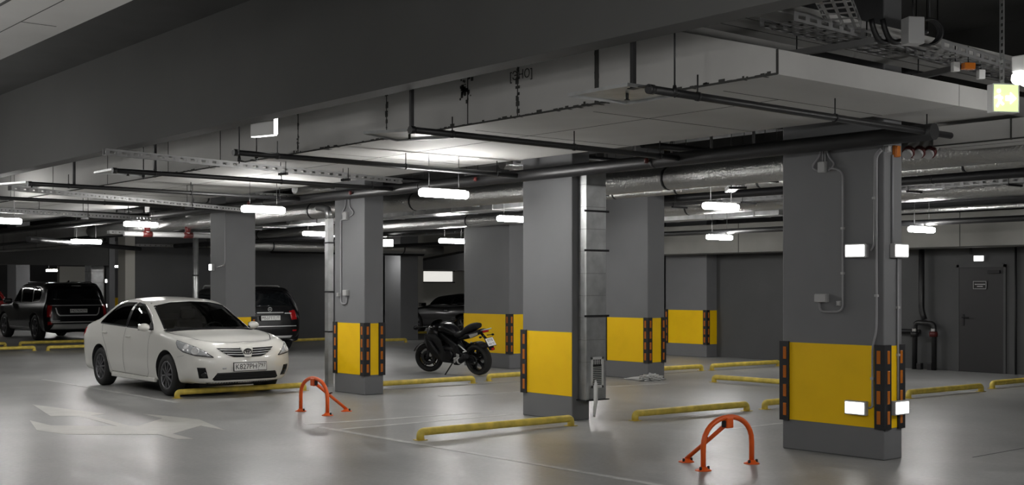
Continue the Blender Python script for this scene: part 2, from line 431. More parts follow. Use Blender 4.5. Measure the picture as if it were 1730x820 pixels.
# ================================================================ ducts and pipes under the slab
def duct_y(label, x0, x1, y0, y1, z0, z1, seams, cross=True, mk='duct'):
    """a board duct along y with dark seams round its near side and underside"""
    mb = MB(); mb.box(x0, x1, y0, y1, z0, z1, .006); o = mb.build('air_duct', mk); tag(o, label, 'air duct')
    mb = MB()
    for y in seams:
        mb.box(x0 - .004, x0 + .004, y - .008, y + .008, z0 - .003, z1)
    mb.box(x0 - .004, x1 + .004, y0, y1, z0 - .003, z0 + .006) if False else None
    mb.bar((x0 - .003, y0, z0 + .006), (x0 - .003, y1, z0 + .006), .008, .014)
    mb.build('joint', 'duct_seam', o)
    mb = MB()
    for i, y in enumerate(seams):
        if cross: mb.box(x0 + .25, x1 - .1, y + .3, y + .306, z0 - .002, z0 + .002)
    mb.box(x0 + (x1 - x0) * .42, x0 + (x1 - x0) * .42 + .006, y0 + 1, y1, z0 - .002, z0 + .002)
    mb.build('underside_joint', 'duct_seam', o)
    return o
ZD = 3.20
# main duct: tapers down at its near end and turns towards the right
mb = MB()
mb.prism([(5.64, ZD), (60, ZD), (60, 4.1), (7.2, 4.1), (7.2, 3.70), (6.65, 3.68), (5.64, 3.385)], lambda y, z, x: Vector((x, y, z)), 7.21, 9.69)
D0 = mb.build('air_duct', 'duct'); tag(D0, 'widest pale duct behind the deep beam, its underside seen over the columns', 'air duct')
mb = MB(); xs = 7.21
for y, w in [(7.55, .05), (8.6, .012), (9.35, .012), (10.75, .012), (12.6, .012), (14.6, .012), (16.2, .012), (18.4, .012), (20.8, .012), (23.0, .012)]:
    mb.box(xs - .004, xs + .002, y - w / 2, y + w / 2, ZD, 4.1)
mb.bar((xs - .002, 5.64, ZD + .004), (xs - .002, 40, ZD + .004), .007, .016)
mb.box(xs - .004, xs + .004, 5.632, 5.65, ZD, 3.385)
mb.build('side_joint', 'duct_seam', D0)
mb = MB()
for y in (6.4, 7.9, 9.6, 12.4, 14.7, 17.4, 20.1): mb.box(7.5, 9.69, y - .004, y + .004, ZD - .002, ZD + .002)
mb.box(8.2, 8.206, 6.4, 40, ZD - .002, ZD + .002); mb.build('underside_joint', 'duct_seam', D0)
# grime patch and stencilled lettering on the side
mb = MB()
for k in range(46):
    a = random.uniform(0, 6.28); r = abs(random.gauss(0, .055)); w = random.uniform(.006, .022)
    c = (xs - .003, 9.41 + r * math.cos(a), 3.55 + 1.2 * r * math.sin(a))
    mb.box(c[0] - .001, c[0] + .001, c[1] - w, c[1] + w, c[2] - w, c[2] + w)
mb.build('grime_patch', 'duct_seam', D0)['kind'] = 'stuff'
mb = MB()
for k in range(170):
    y = 5.7 + random.random() ** 1.3 * 11; w = random.uniform(.01, .07); hgt = abs(random.gauss(0, .012)) + .006
    mb.box(xs - .0035, xs + .001, y, y + w, ZD + .004, ZD + .004 + hgt)
    if k % 3 == 0: mb.box(xs + .0, xs + random.uniform(.02, .09), y, y + w * .6, ZD - .003, ZD + .001)
for y0 in (7.55, 8.6, 10.75, 12.6):
    for k in range(14):
        z = ZD + random.random() * .55; mb.box(xs - .0035, xs, y0 - random.uniform(.006, .03), y0 + random.uniform(.006, .03), z, z + random.uniform(.01, .05))
mb.build('edge_grime', 'duct_seam', D0)['kind'] = 'stuff'
text_mesh('[ЭНО]', .115, 'stencilled_lettering', 'duct_seam', D0, frame((0, -1, 0), (0, 0, 1), (xs - .003, 8.55, 3.58)))
mb = MB(); mb.box(9.70, 13.2, 5.64, 6.5, ZD, 3.385, .004); o = mb.build('air_duct', 'duct'); tag(o, 'flat pale duct branch reaching right, in front of nearest column top', 'air duct')
mb = MB()
for x in (10.9, 12.1): mb.box(x - .006, x + .006, 5.634, 5.642, ZD, 3.385)
mb.build('joint', 'duct_seam', o)
mb = MB(); mb.box(6.4, 13.5, 5.8, 6.55, 3.72, 3.80, .004); o = mb.build('air_duct', 'duct'); tag(o, 'broad upper duct seen from below above the tray at top right', 'air duct')
mb = MB()
for y in (6.1, 6.35): mb.box(6.4, 13.5, y, y + .008, 3.717, 3.722)
mb.build('underside_joint', 'duct_seam', o)
for i, (a, b, lb) in enumerate([((1332, 92), (1480, 68), 'steel channel under the upper duct, nearer the beam'), ((1545, 131), (1612, 116), 'short steel channel under the upper duct, by the orange box')]):
    p, q = W(*a, 3.56), W(*b, 3.56)
    mb = MB(); mb.bar(p, q, .05, .05); o = mb.build('mounting_channel', 'tray'); tag(o, lb, 'channel')
    mb = MB(); mb.tube([p.lerp(q, .1), p.lerp(q, .1) + Vector((0, 0, .16))], .006, 6); mb.tube([p.lerp(q, .9), p.lerp(q, .9) + Vector((0, 0, .16))], .006, 6); mb.build('rod', 'dark_metal', o)
# duct over the lane, top left
o = duct_y('pale duct at the top left corner with stencilled mark', 2.42, 3.0, 2.0, 40, 3.40, 4.0, [5.2, 5.7, 6.6, 8.0])
text_mesh('0B', .26, 'stencilled_lettering', 'duct_seam', o, frame((0, -1, 0), (1, 0, 0), (2.72, 4.95, 3.398)))
# duct beyond the nearest column, right
o = duct_y('pale duct with grimy edge right of nearest column top', 10.5, 10.98, -8, 6.38, 2.97, 3.16, [5.6, 4.4, 3.1], False)
# square duct along the far wall
o = duct_y('pale square duct along the far wall above the dark door', 20.65, 21.3, -2, 21.0, 2.36, 3.0, [7.2, 9.2, 10.4, 12.0, 13.9, 15.0, 17.2, 19.6], False, 'darker_duct')
mb = MB(); mb.box(20.63, 21.32, 10.36, 10.44, 2.33, 3.03); mb.build('flange', 'duct_seam', o)
o = duct_y('pale duct crossing the distant wall left of centre', 12.0, 12.8, 33.0, 58, 2.75, 3.25, [36, 39, 42], False)

# foil-wrapped round ducts
def pipe(name, m, p, q, r, label, cat, group=None, rings=None, ringm='dark_metal', seg=14):
    p, q = Vector(p), Vector(q); mb = MB(); n = max(2, int((q - p).length / .6))
    pts = [p.lerp(q, i / n) for i in range(n + 1)]
    mb.tube(pts, r, seg); o = mb.build(name, m); tag(o, label, cat, group)
    if rings:
        for t in rings:
            c = p.lerp(q, t); d = (q - p).normalized() * .02; mb = MB(); mb.tube([c - d, c + d], r * 1.03, seg)
            mb.build('clamp', ringm, o)
    return o
pipe('foil_duct', 'foil', (11.35, 1.0, 3.0), (11.35, 30, 3.0), .145, 'thick foil-wrapped round duct passing behind the row of columns', 'foil duct', rings=[.05, .15, .25, .33, .42, .52, .63, .72])
pipe('foil_duct', 'foil', (13.2, 7.0, 3.24), (13.2, 30, 3.24), .10, 'thinner foil-wrapped duct above the second lamp row', 'foil duct', rings=[.3, .5, .7])
pipe('foil_duct', 'foil', (15.0, 16.5, 2.95), (15.0, 31, 2.95), .12, 'foil-wrapped duct over the motorcycle near the second column row', 'foil duct', rings=[.2, .5, .8])
pipe('foil_duct', 'foil', (19.3, -2, 2.98), (19.3, 13.0, 2.98), .045, 'slim foil-wrapped pipe in front of the door wall', 'foil duct', rings=[.2, .4, .6, .8])
pipe('foil_duct', 'foil', (13.8, 27.8, 2.66), (20.5, 27.8, 2.66), .13, 'distant foil-wrapped duct crossing behind the spotlit column', 'foil duct', rings=[.2, .5, .8])
pipe('foil_duct', 'foil', (11.5, -2, 3.0), (11.5, .9, 3.0), .10, 'foil-wrapped duct at the right frame edge behind duct', 'foil duct') if False else None
# black sprinkler mains and branches
pipe('sprinkler_main', 'black_pipe', (9.82, 5.95, 3.02), (9.82, 40, 3.02), .075, 'thick black sprinkler main along the tops of the nearest columns', 'pipe', rings=[.1, .23, .36, .49, .62])
BR = [(6.02, 6.30, 10.2, 'nearest the exit sign'), (8.95, 6.3, 9.82, 'second from the exit sign'), (11.65, 5.95, 9.82, 'third from the exit sign'),
      (14.4, 5.75, 9.82, 'fourth from the exit sign'), (17.0, 5.6, 9.82, 'fifth from the exit sign'), (20.0, 5.3, 9.82, 'sixth from the exit sign'), (22.8, 5.0, 9.82, 'farthest from the exit sign')]
for y, x0, x1, lb in BR:
    p, q = Vector((x0, y, 3.04)), Vector((x1, y, 3.02))
    o = pipe('sprinkler_branch', 'black_pipe', p, q, .03, 'black sprinkler branch under the wide duct, ' + lb, 'pipe', 'sprinkler branches')
    for t in (.12, .55, .9):
        c = p.lerp(q, t); mb = MB(); mb.tube([c + Vector((0, 0, -.03)), c + Vector((0, 0, .16))], .006, 6); mb.lathe([(.035, -.012), (.036, .012)], c, (1, 0, 0), 12); mb.build('hanger', 'dark_metal', o)
    mb = MB(); mb.lathe([(.036, 0), (.036, .05)], p, (-1, 0, 0), 12); mb.build('end_cap', 'black_pipe', o)
# heat collector plates with a sprinkler head each
def plate(x, y, z, s, label, rz=.12):
    o = thing('heat_plate', label, 'heat plate', (x, y, z), rz, 'heat collector plates on the branches')
    mb = MB(); mb.box(-s, s, -s, s, -.004, .004)
    for a in (-1, 1):
        mb.box(a * s - .003, a * s + .003, -s, s, -.022, .004); mb.box(-s, s, a * s - .003, a * s + .003, -.022, .004)
    mb.build('sheet', 'galv', o)
    mb = MB(); mb.tube([(0, 0, .03), (0, 0, -.05)], .012, 8); mb.lathe([(.022, -.055), (.02, -.05)], (0, 0, 0), seg=10); mb.build('sprinkler_head', 'black_pipe', o)
for (y, x0, x1, lb) in BR[:6]:
    k = {6.02: ('galvanised heat plate with bright edge, nearest the exit sign', 6.42, .0), 8.95: ('galvanised heat plate on the second branch from exit sign', 6.58, .45),
         11.65: None, 14.4: ('galvanised heat plate with one glinting edge left of the hanging sign', 6.05, .0), 17.0: ('dull galvanised heat plate by top of far-left lane', 5.75, .3), 20.0: None}[y]
    if k: plate(k[1], y + .38 + k[2] * .22, 3.075, .31, k[0], k[2])
# square hangers from the slab to the branch ends
for y, x, lb in [(6.16, 6.24, 'black square hanger holding the nearest sprinkler branch'), (9.08, 6.36, 'black square hanger holding the second sprinkler branch'), (14.5, 6.28, 'black square hanger holding the fourth sprinkler branch'), (17.1, 6.22, 'black square hanger holding the fifth sprinkler branch')]:
    mb = MB(); mb.box(x - .016, x + .016, y - .016, y + .016, 3.06, 4.6); o = mb.build('pipe_hanger', 'black_pipe'); tag(o, lb, 'hanger', 'square hangers')
    mb = MB(); mb.box(x - .03, x + .03, y - .16, y + .03, 3.055, 3.062); mb.build('bracket', 'dark_metal', o)
for x, y, lb in [(6.5, 6.0, 'thin threaded rod beside nearest square hanger'), (6.3, 11.9, 'thin threaded rod by the hanging sign, nearer'), (6.3, 12.3, 'thin threaded rod by the hanging sign, farther'), (6.3, 14.9, 'thin threaded rod above the fourth branch')]:
    mb = MB(); mb.tube([(x, y, 3.0), (x, y, 4.6 if y > 7 else 3.72)], .007, 6); o = mb.build('threaded_rod', 'dark_metal'); tag(o, lb, 'rod', 'threaded rods')
    mb = MB(); mb.lathe([(.02, 0), (.02, .03), (.012, .07)], (x, y, 3.02), seg=10); mb.build('nut', 'black_pipe', o)

# perforated cable trays
def tray(p, q, w, h, label, hang=0, up=(0, 0, 1)):
    p, q = Vector(p), Vector(q); d = (q - p); L = d.length; x = d.normalized(); u = Vector(up); y = u.cross(x).normalized(); z = x.cross(y)
    m = Matrix((x, y, z)).transposed().to_4x4(); m.translation = p
    mb = MB()
    for s in (-1, 1):
        yy = s * w / 2
        for za, zb in ((0, h * .3), (h * .7, h)): mb.box(0, L, yy - .0015, yy + .0015, za, zb, 0, m)
        xx = 0
        while xx < L: mb.box(xx, min(L, xx + .055), yy - .0015, yy + .0015, h * .3, h * .7, 0, m); xx += .15
    for k in range(3):
        yy = -w / 2 + w * (k + .5) / 3
        mb.box(0, L, yy - w * .05, yy + w * .05, -.001, .001, 0, m)
    xx = 0
    while xx < L: mb.box(xx, min(L, xx + .045), -w / 2, w / 2, -.001, .001, 0, m); xx += .15
    o = mb.build('cable_tray', 'tray', recalc=False); tag(o, label, 'cable tray')
    st = 1.05 if hang == 3.199 else 1.6; n = int(L / st) if hang else 0
    for i in range(n):
        c = p + x * (.4 + i * st)
        if hang == 3.199 and not 7.3 < c.x < 9.6: continue
        h2 = MB()
        for s in (-1, 1): h2.tube([c + y * s * (w / 2 + .02) - z * .04, Vector(((c + y * s * (w / 2 + .02)).x, (c + y * s * (w / 2 + .02)).y, hang))], .005, 6)
        h2.bar(c - y * (w / 2 + .05) - z * .02, c + y * (w / 2 + .05) - z * .02, .03, .03); h2.build('trapeze', 'dark_metal', o)
    return o
tray((5.1, 13.12, 3.08), (9.6, 13.96, 3.06), .06, .07, 'perforated cable tray starting under the beam left of hanging sign', 3.199)
tray((5.0, 16.0, 2.86), (9.6, 18.3, 2.86), .06, .06, 'perforated cable tray just below the fourth sprinkler branch', 3.199)
tray((5.6, 20.7, 2.86), (9.6, 21.9, 2.86), .10, .08, 'dull cable tray above the white sedan, far left', 3.199)
tray(W(1312, 40, 3.58), W(1522, 92, 3.58), .30, .07, 'perforated cable tray at top right running to the grey box', 0)
tray(W(1560, 86, 3.55), W(1740, 140, 3.55), .30, .08, 'wide shiny cable tray at the top right frame edge', 0)
tray(W(1428, 50, 3.62), W(1392, -30, 3.69), .24, .06, 'steep cable tray climbing to the slab at top right', 0)
tray((11.75, 9.75, 2.90), (12.9, 10.9, 2.92), .12, .06, 'cable tray leading to the lamp behind the nearest column', 4.595)
tray((12.9, 8.2, 3.05), (12.9, 31.0, 3.05), .20, .08, 'long cable tray between the first two column rows', 4.595)
tray((16.6, 2.0, 3.1), (16.6, 31.0, 3.1), .30, .08, 'long cable tray beyond the second column row', 4.595)
tray((13.3, 31.94, 2.72), (19.3, 31.94, 2.72), .12, .06, 'cable tray along the top of the distant middle wall', 0)
# crossing black pipes deeper in the hall
for i, (p, q, r, lb) in enumerate([
        ((10.95, 12.4, 3.42), (20.6, 12.4, 3.42), .04, 'black pipe crossing the ceiling behind lamp of the second row'),
        ((10.95, 16.9, 3.42), (20.6, 16.9, 3.42), .04, 'black pipe crossing the ceiling behind duct column'),
        ((10.95, 22.4, 3.42), (20.6, 22.4, 3.42), .04, 'black pipe crossing the ceiling over second black SUV'),
        ((18.6, -4, 2.72), (18.6, 30, 2.72), .05, 'black glossy pipe running in front of the far wall duct'),
        ((20.2, -4, 3.25), (20.2, 30, 3.25), .07, 'thick black pipe high before the far wall'),
        ((14.4, 22, 2.75), (14.4, 31.9, 2.75), .06, 'black pipe above the second black SUV roof'),
        ((17.2, 20, 3.0), (17.2, 31.9, 3.0), .08, 'thick dark pipe between motorcycle column and distant lamp'),
        ((16.0, 29.4, 2.62), (21.0, 29.4, 2.62), .10, 'thick black pipe in front of the spotlit column top'),
        ((11.8, 21, 2.9), (11.8, 40, 2.9), .05, 'black pipe above the roof of the white sedan'),
        ((8.5, 26, 2.62), (13.0, 31, 2.62), .06, 'slanting black pipe at far left under the duct')]):
    pipe('ceiling_pipe', 'black_pipe' if i != 5 else 'dark_metal', p, q, r, lb, 'pipe', rings=[.2, .5, .8])
for i, (x, y, l, lb) in enumerate([(12.2, 8.5, 3.6, 'farther back'), (18.9, 5.4, 9.0, 'facing the dark door wall'), (13.75, 4.0, 2.4, 'seen past the nearest column')]):
    o = thing('duct_rack', 'row of dark vertical hangers and shelf beam high, ' + lb, 'hanger rack', (x, y, 3.1))
    mb = MB(); mb.box(-.03, .03, 0, l, -.03, .03); mb.build('rail', 'dark_metal', o)
    for k in range(int(l / .7) + 1):
        mb = MB(); mb.box(-.012, .012, k * .7, k * .7 + .03, 0, 1.5); mb.build('rod', 'tray', o)
# a thicket of services high under the slab behind the columns
for nm, m, p, q, r, lb in [
        ('foil_duct', 'foil', (14.7, 7.2, 3.22), (14.7, 15.6, 3.22), .09, 'foil-wrapped duct high between nearest column and second lamp row'),
        ('foil_duct', 'foil', (17.8, 8, 3.16), (17.8, 31, 3.16), .14, 'foil-wrapped duct high above the far wheel stops'),
        ('foil_duct', 'foil', (11.6, 14.2, 3.5), (21.4, 14.2, 3.5), .10, 'foil-wrapped duct crossing high left of the duct column'),
        ('foil_duct', 'foil', (11.6, 20.4, 3.5), (21.4, 20.4, 3.5), .12, 'foil-wrapped duct crossing high over the motorcycle column'),
        ('foil_duct', 'foil', (11.6, 25.6, 3.48), (21.4, 25.6, 3.48), .11, 'foil-wrapped duct crossing high behind the column by the sedan'),
        ('foil_duct', 'foil', (10.3, 23.4, 3.48), (13.0, 23.4, 3.48), .12, 'short shiny foil duct above the red couplings'),
        ('foil_duct', 'foil', (12.35, 21, 3.2), (12.35, 32.4, 3.2), .10, 'foil-wrapped duct high over the second black SUV'),
        ('foil_duct', 'foil', (10.2, 28.6, 3.46), (13.6, 28.6, 3.46), .09, 'foil-wrapped duct high before the big black SUV'),
        ('ceiling_pipe', 'black_pipe', (10.9, 9.6, 3.66), (21.0, 9.6, 3.66), .06, 'black pipe crossing high behind the nearest column, upper'),
        ('ceiling_pipe', 'black_pipe', (10.9, 10.6, 3.40), (21.0, 10.6, 3.40), .045, 'black pipe crossing high behind the nearest column, lower'),
        ('ceiling_pipe', 'black_pipe', (10.9, 18.1, 3.42), (21.0, 18.1, 3.42), .05, 'black pipe crossing high over the motorcycle seat'),
        ('ceiling_pipe', 'black_pipe', (10.4, 26.6, 3.44), (20.8, 26.6, 3.44), .07, 'black pipe crossing high before the distant lit panel'),
        ('ceiling_pipe', 'black_pipe', (10.4, 25.0, 3.40), (13.6, 25.0, 3.40), .05, 'black pipe crossing above the sedan roof, farther back'),
        ('ceiling_pipe', 'dark_metal', (16.05, 6, 3.2), (16.05, 31, 3.2), .07, 'dark pipe running high over the second column row'),
        ('ceiling_pipe', 'dark_metal', (10.72, 6.6, 3.75), (10.72, 31, 3.75), .09, 'dark pipe running highest behind the first column row')]:
    pipe(nm, m, p, q, r, lb, 'pipe' if nm == 'ceiling_pipe' else 'foil duct', rings=[.15, .35, .55, .75, .92])
for x0, x1, y0, y1, z0, z1, lb in [(18.7, 19.2, 14.6, 31, 3.0, 3.28, 'rectangular steel duct high before the far column'), (13.5, 14.1, 15.0, 30, 3.0, 3.16, 'flat steel duct high between motorcycle and sedan columns')]:
    mb = MB(); mb.box(x0, x1, y0, y1, z0, z1, .005); o = mb.build('air_duct', 'galv'); tag(o, lb, 'air duct')
    y = y0 + .6
    while y < y1: mb = MB(); mb.box(x0 - .012, x1 + .012, y - .015, y + .015, z0 - .012, z1 + .012); mb.build('flange', 'tray', o); y += 1.2
tray((11.0, 13.3, 3.36), (21.2, 13.3, 3.36), .15, .07, 'cable tray crossing high behind the lamp by nearest column', 4.595)
tray((11.0, 21.3, 3.38), (21.0, 21.3, 3.38), .15, .07, 'cable tray crossing high above the low black car', 4.595)
tray((10.2, 26.0, 2.78), (13.4, 26.0, 2.78), .15, .07, 'cable tray crossing above the sedan tail', 4.595)
# pipework with red couplings
o_last = [None]
def valve_pipe(pts, r, reds, label, m='conduit'):
    mb = MB(); mb.tube(fillet(pts, r * 2.5), r, 12); o = mb.build('coupled_pipe', m); tag(o, label, 'pipe'); o_last[0] = o
    for a, b in reds:
        mb = MB(); mb.tube([a, b], r * 1.25, 12); mb.build('red_coupling', 'red', o)
    return o
for i, (px, lb) in enumerate([(1540, 'left'), (1558, 'middle'), (1576, 'right')]):
    p = W(px - 8, 262, 2.95); q = W(px + 8, 240, 3.1)
    valve_pipe([p, p.lerp(q, .5), q], .05, [(p.lerp(q, .12), p.lerp(q, .3))], 'grey pipe end with red coupling behind nearest column top, %s of three' % lb, 'box_grey')
    mb = MB(); mb.tube([q, Vector((q.x, q.y, 4.6))], .006, 6); mb.build('hanger', 'dark_metal', o_last[0])
p = onY(258, 377, 24.3); 
valve_pipe([(9.9, 24.4, 2.72), (12.6, 24.4, 2.72)], .05, [((10.3, 24.4, 2.72), (10.5, 24.4, 2.72)), ((11.2, 24.4, 2.72), (11.4, 24.4, 2.72)), ((12.0, 24.4, 2.72), (12.2, 24.4, 2.72))], 'pale pipe with red couplings above the white sedan', 'box_grey')
valve_pipe([(10.4, 24.4, 2.72), (10.4, 24.4, 4.6)], .05, [((10.4, 24.4, 2.78), (10.4, 24.4, 2.92))], 'upright pale pipe above the couplings, nearer lamp', 'box_grey')
valve_pipe([(11.3, 24.4, 2.72), (11.3, 24.4, 4.6)], .05, [((11.3, 24.4, 2.78), (11.3, 24.4, 2.92))], 'upright pale pipe above the couplings, farther from lamp', 'box_grey')
# small red alarm bulbs
for px, py, lb in [(1092, 272, 'tiny red alarm bulb on the main left of nearest column'), (803, 303, 'tiny red alarm bulb on the main above the centre lamp'), (420, 343, 'tiny red alarm bulb above the lamp behind sedan'), (592, 326, 'tiny red alarm bulb above the column left of motorcycle')]:
    c = onX(px, py, 9.72); mb = MB(); mb.lathe([(.008, -.03), (.022, -.022), (.026, 0), (.02, .025), (.008, .03)], c, seg=12); o = mb.build('alarm_bulb', 'red'); tag(o, lb, 'alarm bulb', 'red alarm bulbs')
    mb = MB(); mb.tube([c, Vector((9.80, c.y, 3.02))], .008, 6); mb.build('stem', 'dark_metal', o)

# ================================================================ lamps
def make_lamp():
    o = thing('ceiling_lamp', '', 'lamp')
    mb = MB(); mb.box(-.31, .31, -.028, .028, .03, .055, .006); mb.build('housing', 'box_grey', o)
    prof = [(-.040, .036), (-.054, .022), (-.058, 0), (-.052, -.028), (-.032, -.046), (0, -.052), (.032, -.046), (.052, -.028), (.058, 0), (.054, .022), (.040, .036)]
    mb = MB(); mb.prism(prof, lambda a, b, t: Vector((t, a, b)), -.33, .33); mb.build('diffuser', 'tube_light', o)
    return o
lamp0 = make_lamp(); l_used = [False]
def lamp(x, y, z, label, rz=0):
    o = copy_thing(lamp0) if l_used[0] else lamp0
    l_used[0] = True
    o.location = (x, y, z); o.rotation_euler = (0, 0, rz); tag(o, label, 'lamp', 'lit ceiling tube lamps')
    top = (ZD if 7.2 < x < 9.95 else 4.6) - z
    for q in (-.22, .22):
        mb = MB(); mb.tube([(q, 0, .05), (q, 0, top)], .004, 6); LAMP_RODS.append((mb, o))
LAMP_RODS = []
for x, y, z, lb in [
        (*W(750, 327, 2.75), 'lit tube lamp between duct column and column left of motorcycle'), (*W(445, 354, 2.77), 'lit tube lamp over the white sedan windscreen'), (*W(238, 379, 2.88), 'lit tube lamp beside red couplings, left of the sedan column'),
        (*W(2, 373, 2.78), 'lit tube lamp cut by the left frame edge'), (*W(1218, 349, 2.77), 'lit tube lamp just left of nearest column, upper one'), (*W(868, 370, 2.80), 'lit tube lamp touching the left edge of the duct column'),
        (*W(535, 395, 2.82), 'lit tube lamp left of column with galvanised downpipe'), (15.6, 20.75, 2.6, 'lit tube lamp above the low black car'), (18.4, 15.8, 2.6, 'lit tube lamp left of nearest column, lower one'),
        (18.5, 11.45, 2.6, 'lit tube lamp right of nearest column, before door wall'), (10.24, 27.4, 2.65, 'lit tube lamp above the big black SUV roof'),
        (18.3, 19.6, 2.6, 'lit tube lamp hidden behind the silver duct column'),
        (1.2, 9.0, 2.95, 'lit tube lamp over the driving lane, left of view'), (3.3, 3.6, 2.95, 'lit tube lamp over the lane near the camera'), (3.2, 14.6, 2.95, 'lit tube lamp over the lane, far left of view'),
        (3.2, 20.5, 2.95, 'lit tube lamp over the lane, farthest left of view'), (10.5, 3.6, 2.75, 'lit tube lamp in the bay right of view'), (14.2, 4.2, 2.85, 'lit tube lamp in the second row right of view'), (4.5, -2.5, 2.95, 'lit tube lamp over the lane behind the camera'),
        (5.3, 0.6, 2.95, 'added unseen tube lamp well right of the camera, brightens the foreground'), (4.0, 2.5, 2.95, 'added unseen tube lamp just right of the camera, brightens the duct side'), (2.0, 5.5, 3.1, 'added unseen tube lamp above the view, brightens the duct side'), (4.2, 18.5, 2.9, 'added tube lamp out of view beside the sedan tail, brightens the lane side'), (*W(90, 457, 2.4), 'far lit tube lamp above the big black SUV roof, distant'), (*W(205, 450, 2.4), 'far lit tube lamp right of the silver duct, distant'), (17.4, 37.5, 2.7, 'lit tube lamp beyond the distant middle wall'), (16.6, 44.5, 2.7, 'lit tube lamp far beyond the black SUV'), (11.2, 44.0, 2.7, 'lit tube lamp in the far end of the hall'), (35.0, 42.9, 2.9, 'added hidden tube lamp by the pale far doorway, brightens its wall'), (30.0, 33.0, 2.9, 'added hidden tube lamp beyond the low black car, brightens the background')]:  # lamps labelled added are unseen extras that brighten lane, duct and far wall
    lamp(x, y, z, lb)
for mb, o in LAMP_RODS: mb.build('suspension_rod', 'dark_metal', o)

# wall lights: flat boxes with a lit face
def wall_light(c, n, w, h, label, group='lit emergency panels', face='sign_light', d=.055):
    """c: centre on the wall, n: outward direction"""
    n = Vector(n); x = Vector((0, 0, 1)).cross(n).normalized(); m = Matrix((x, Vector((0, 0, 1)), n)).transposed().to_4x4(); m.translation = Vector(c)
    o = thing('emergency_light', label, 'emergency light', c, 0, group); mi = Matrix.Translation(-Vector(c)) @ m
    mb = MB(); mb.box(-w / 2, w / 2, -h / 2, h / 2, 0, d, .006, mi); mb.build('housing', 'box_grey', o)
    mb = MB(); mb.box(-w / 2 + .014, w / 2 - .014, -h / 2 + .014, h / 2 - .014, d - .002, d + .006, .003, mi); mb.build('diffuser', face, o)
    return o
XA0, XA1, YA0, YA1 = COLS['A']
for py, lb in [(424, 'upper lit panel on the broad face of the nearest column'), (689, 'lower lit panel on the yellow broad face of nearest column')]:
    c = onX(1450, py, XA0); wall_light((XA0 - (.005 if py > 600 else 0), c.y, c.z), (-1, 0, 0), .235, .135, lb)
for py, lb in [(424, 'upper lit panel on the narrow side of the nearest column'), (689, 'lower lit panel on the narrow yellow side of nearest column')]:
    c = onY(1512, py, YA0); wall_light((c.x + .03, YA0 - (.005 if py > 600 else 0), c.z), (0, -1, 0), .235, .135, lb)
c = onX(1656, 437, 21.7); wall_light(c, (-1, 0, 0), .22, .12, 'lit panel on the wall above the dark door')
c = onX(360, 452, COLS['D'][0]); wall_light(c, (-1, 0, 0), .13, .13, 'small lit panel on the column behind the white sedan')
c = W(655, 411, 2.72); o = wall_light(c, (-.6, -.8, 0), .30, .20, 'hanging lit panel above the distant spotlight')
mb = MB(); mb.tube([(0, 0, .1), (0, 0, 1.88)], .012, 6); mb.build('suspension_rod', 'dark_metal', o)
for py, lb in [(475, 'small lit square beyond the black SUV, upper'), (517, 'small lit square beyond the black SUV, lower')]:
    c = onX(182, py, 16.3); wall_light(c, (-1, 0, 0), .18, .14, lb)
mb = MB(); mb.box(16.3, 16.5, c.y - .14, c.y + .14, 0, 4.6); o = mb.build('service_pilaster', 'column'); tag(o, 'slim pale pilaster carrying two lit squares, far left', 'pilaster', kind='structure')
# round spotlight on the distant column
c = Vector((20.3, 30.42, 2.6)); o = thing('spotlight', 'bright round spotlight under the hanging panel before the distant column', 'spotlight', c)
mb = MB(); mb.lathe([(.04, .12), (.08, .03), (.09, 0)], (0, 0, 0), seg=14); mb.build('housing', 'box_grey', o)
mb = MB(); mb.lathe([(.084, -.004), (.07, -.03), (.02, -.045)], (0, 0, 0), seg=14); mb.build('lens', 'spot_light', o)
mb = MB(); mb.tube([(0, 0, .1), (0, 0, 2.0)], .012, 6); mb.build('suspension_rod', 'dark_metal', o)
# exit sign
c = W(1699, 166, 2.95)
o = thing('exit_sign', 'glowing green exit sign with running figure and arrow, hanging', 'exit sign', c, 0)
mi = frame((CC * 0 + .88, -.47, 0), (0, 0, 1), (0, 0, 0))
mb = MB(); mb.box(-.10, .10, -.10, .10, -.07, -.004, .006, mi); mb.build('housing', 'white_plastic', o)
mb = MB(); mb.box(-.096, .096, -.096, .096, -.006, .002, 0, mi); f = mb.build('face', 'green_light', o)
mb = MB()
for a, b in [((-.1, -.096), (.1, -.096)), ((-.1, .096), (.1, .096)), ((-.098, -.1), (-.098, .1)), ((.098, -.1), (.098, .1))]:
    mb.bar(mi @ Vector((*a, .004)), mi @ Vector((*b, .004)), .007, .007)
mb.build('rim', 'white_plastic', o)
mb = MB()
for a, b, w in [((-.055, .02), (-.045, -.02), .02), ((-.045, -.02), (-.07, -.06), .013), ((-.045, -.02), (-.02, -.045), .013), ((-.055, .015), (-.025, .0), .01), ((-.055, .015), (-.085, .0), .01)]:
    mb.bar(mi @ Vector((*a, .004)), mi @ Vector((*b, .004)), w, .003, mi.to_3x3() @ Vector((0, 0, 1)))
mb.lathe([(.013, -.001), (.013, .002)], mi @ Vector((-.055, .048, .004)), mi.to_3x3() @ Vector((0, 0, 1)), 12)
mb.prism([(.0, .016), (.035, .016), (.035, .04), (.08, 0), (.035, -.04), (.035, -.016), (.0, -.016)], lambda a, b, t: mi @ Vector((a, b, t)), .002, .005)
mb.build('pictogram', 'sign_light', o)
mb = MB()
for y in (-.02, .02): mb.box(-.004, .004, y - .004, y + .004, .1, .75, 0, frame((.88, -.47, 0), (.47, .88, 0), (-.05, 0, 0)))
for k in range(14): mb.box(-.004, .004, -.02, .02, .1 + k * .046, .122 + k * .046, 0, frame((.88, -.47, 0), (.47, .88, 0), (-.05, 0, 0)))
mb.build('hanger', 'galv', o)
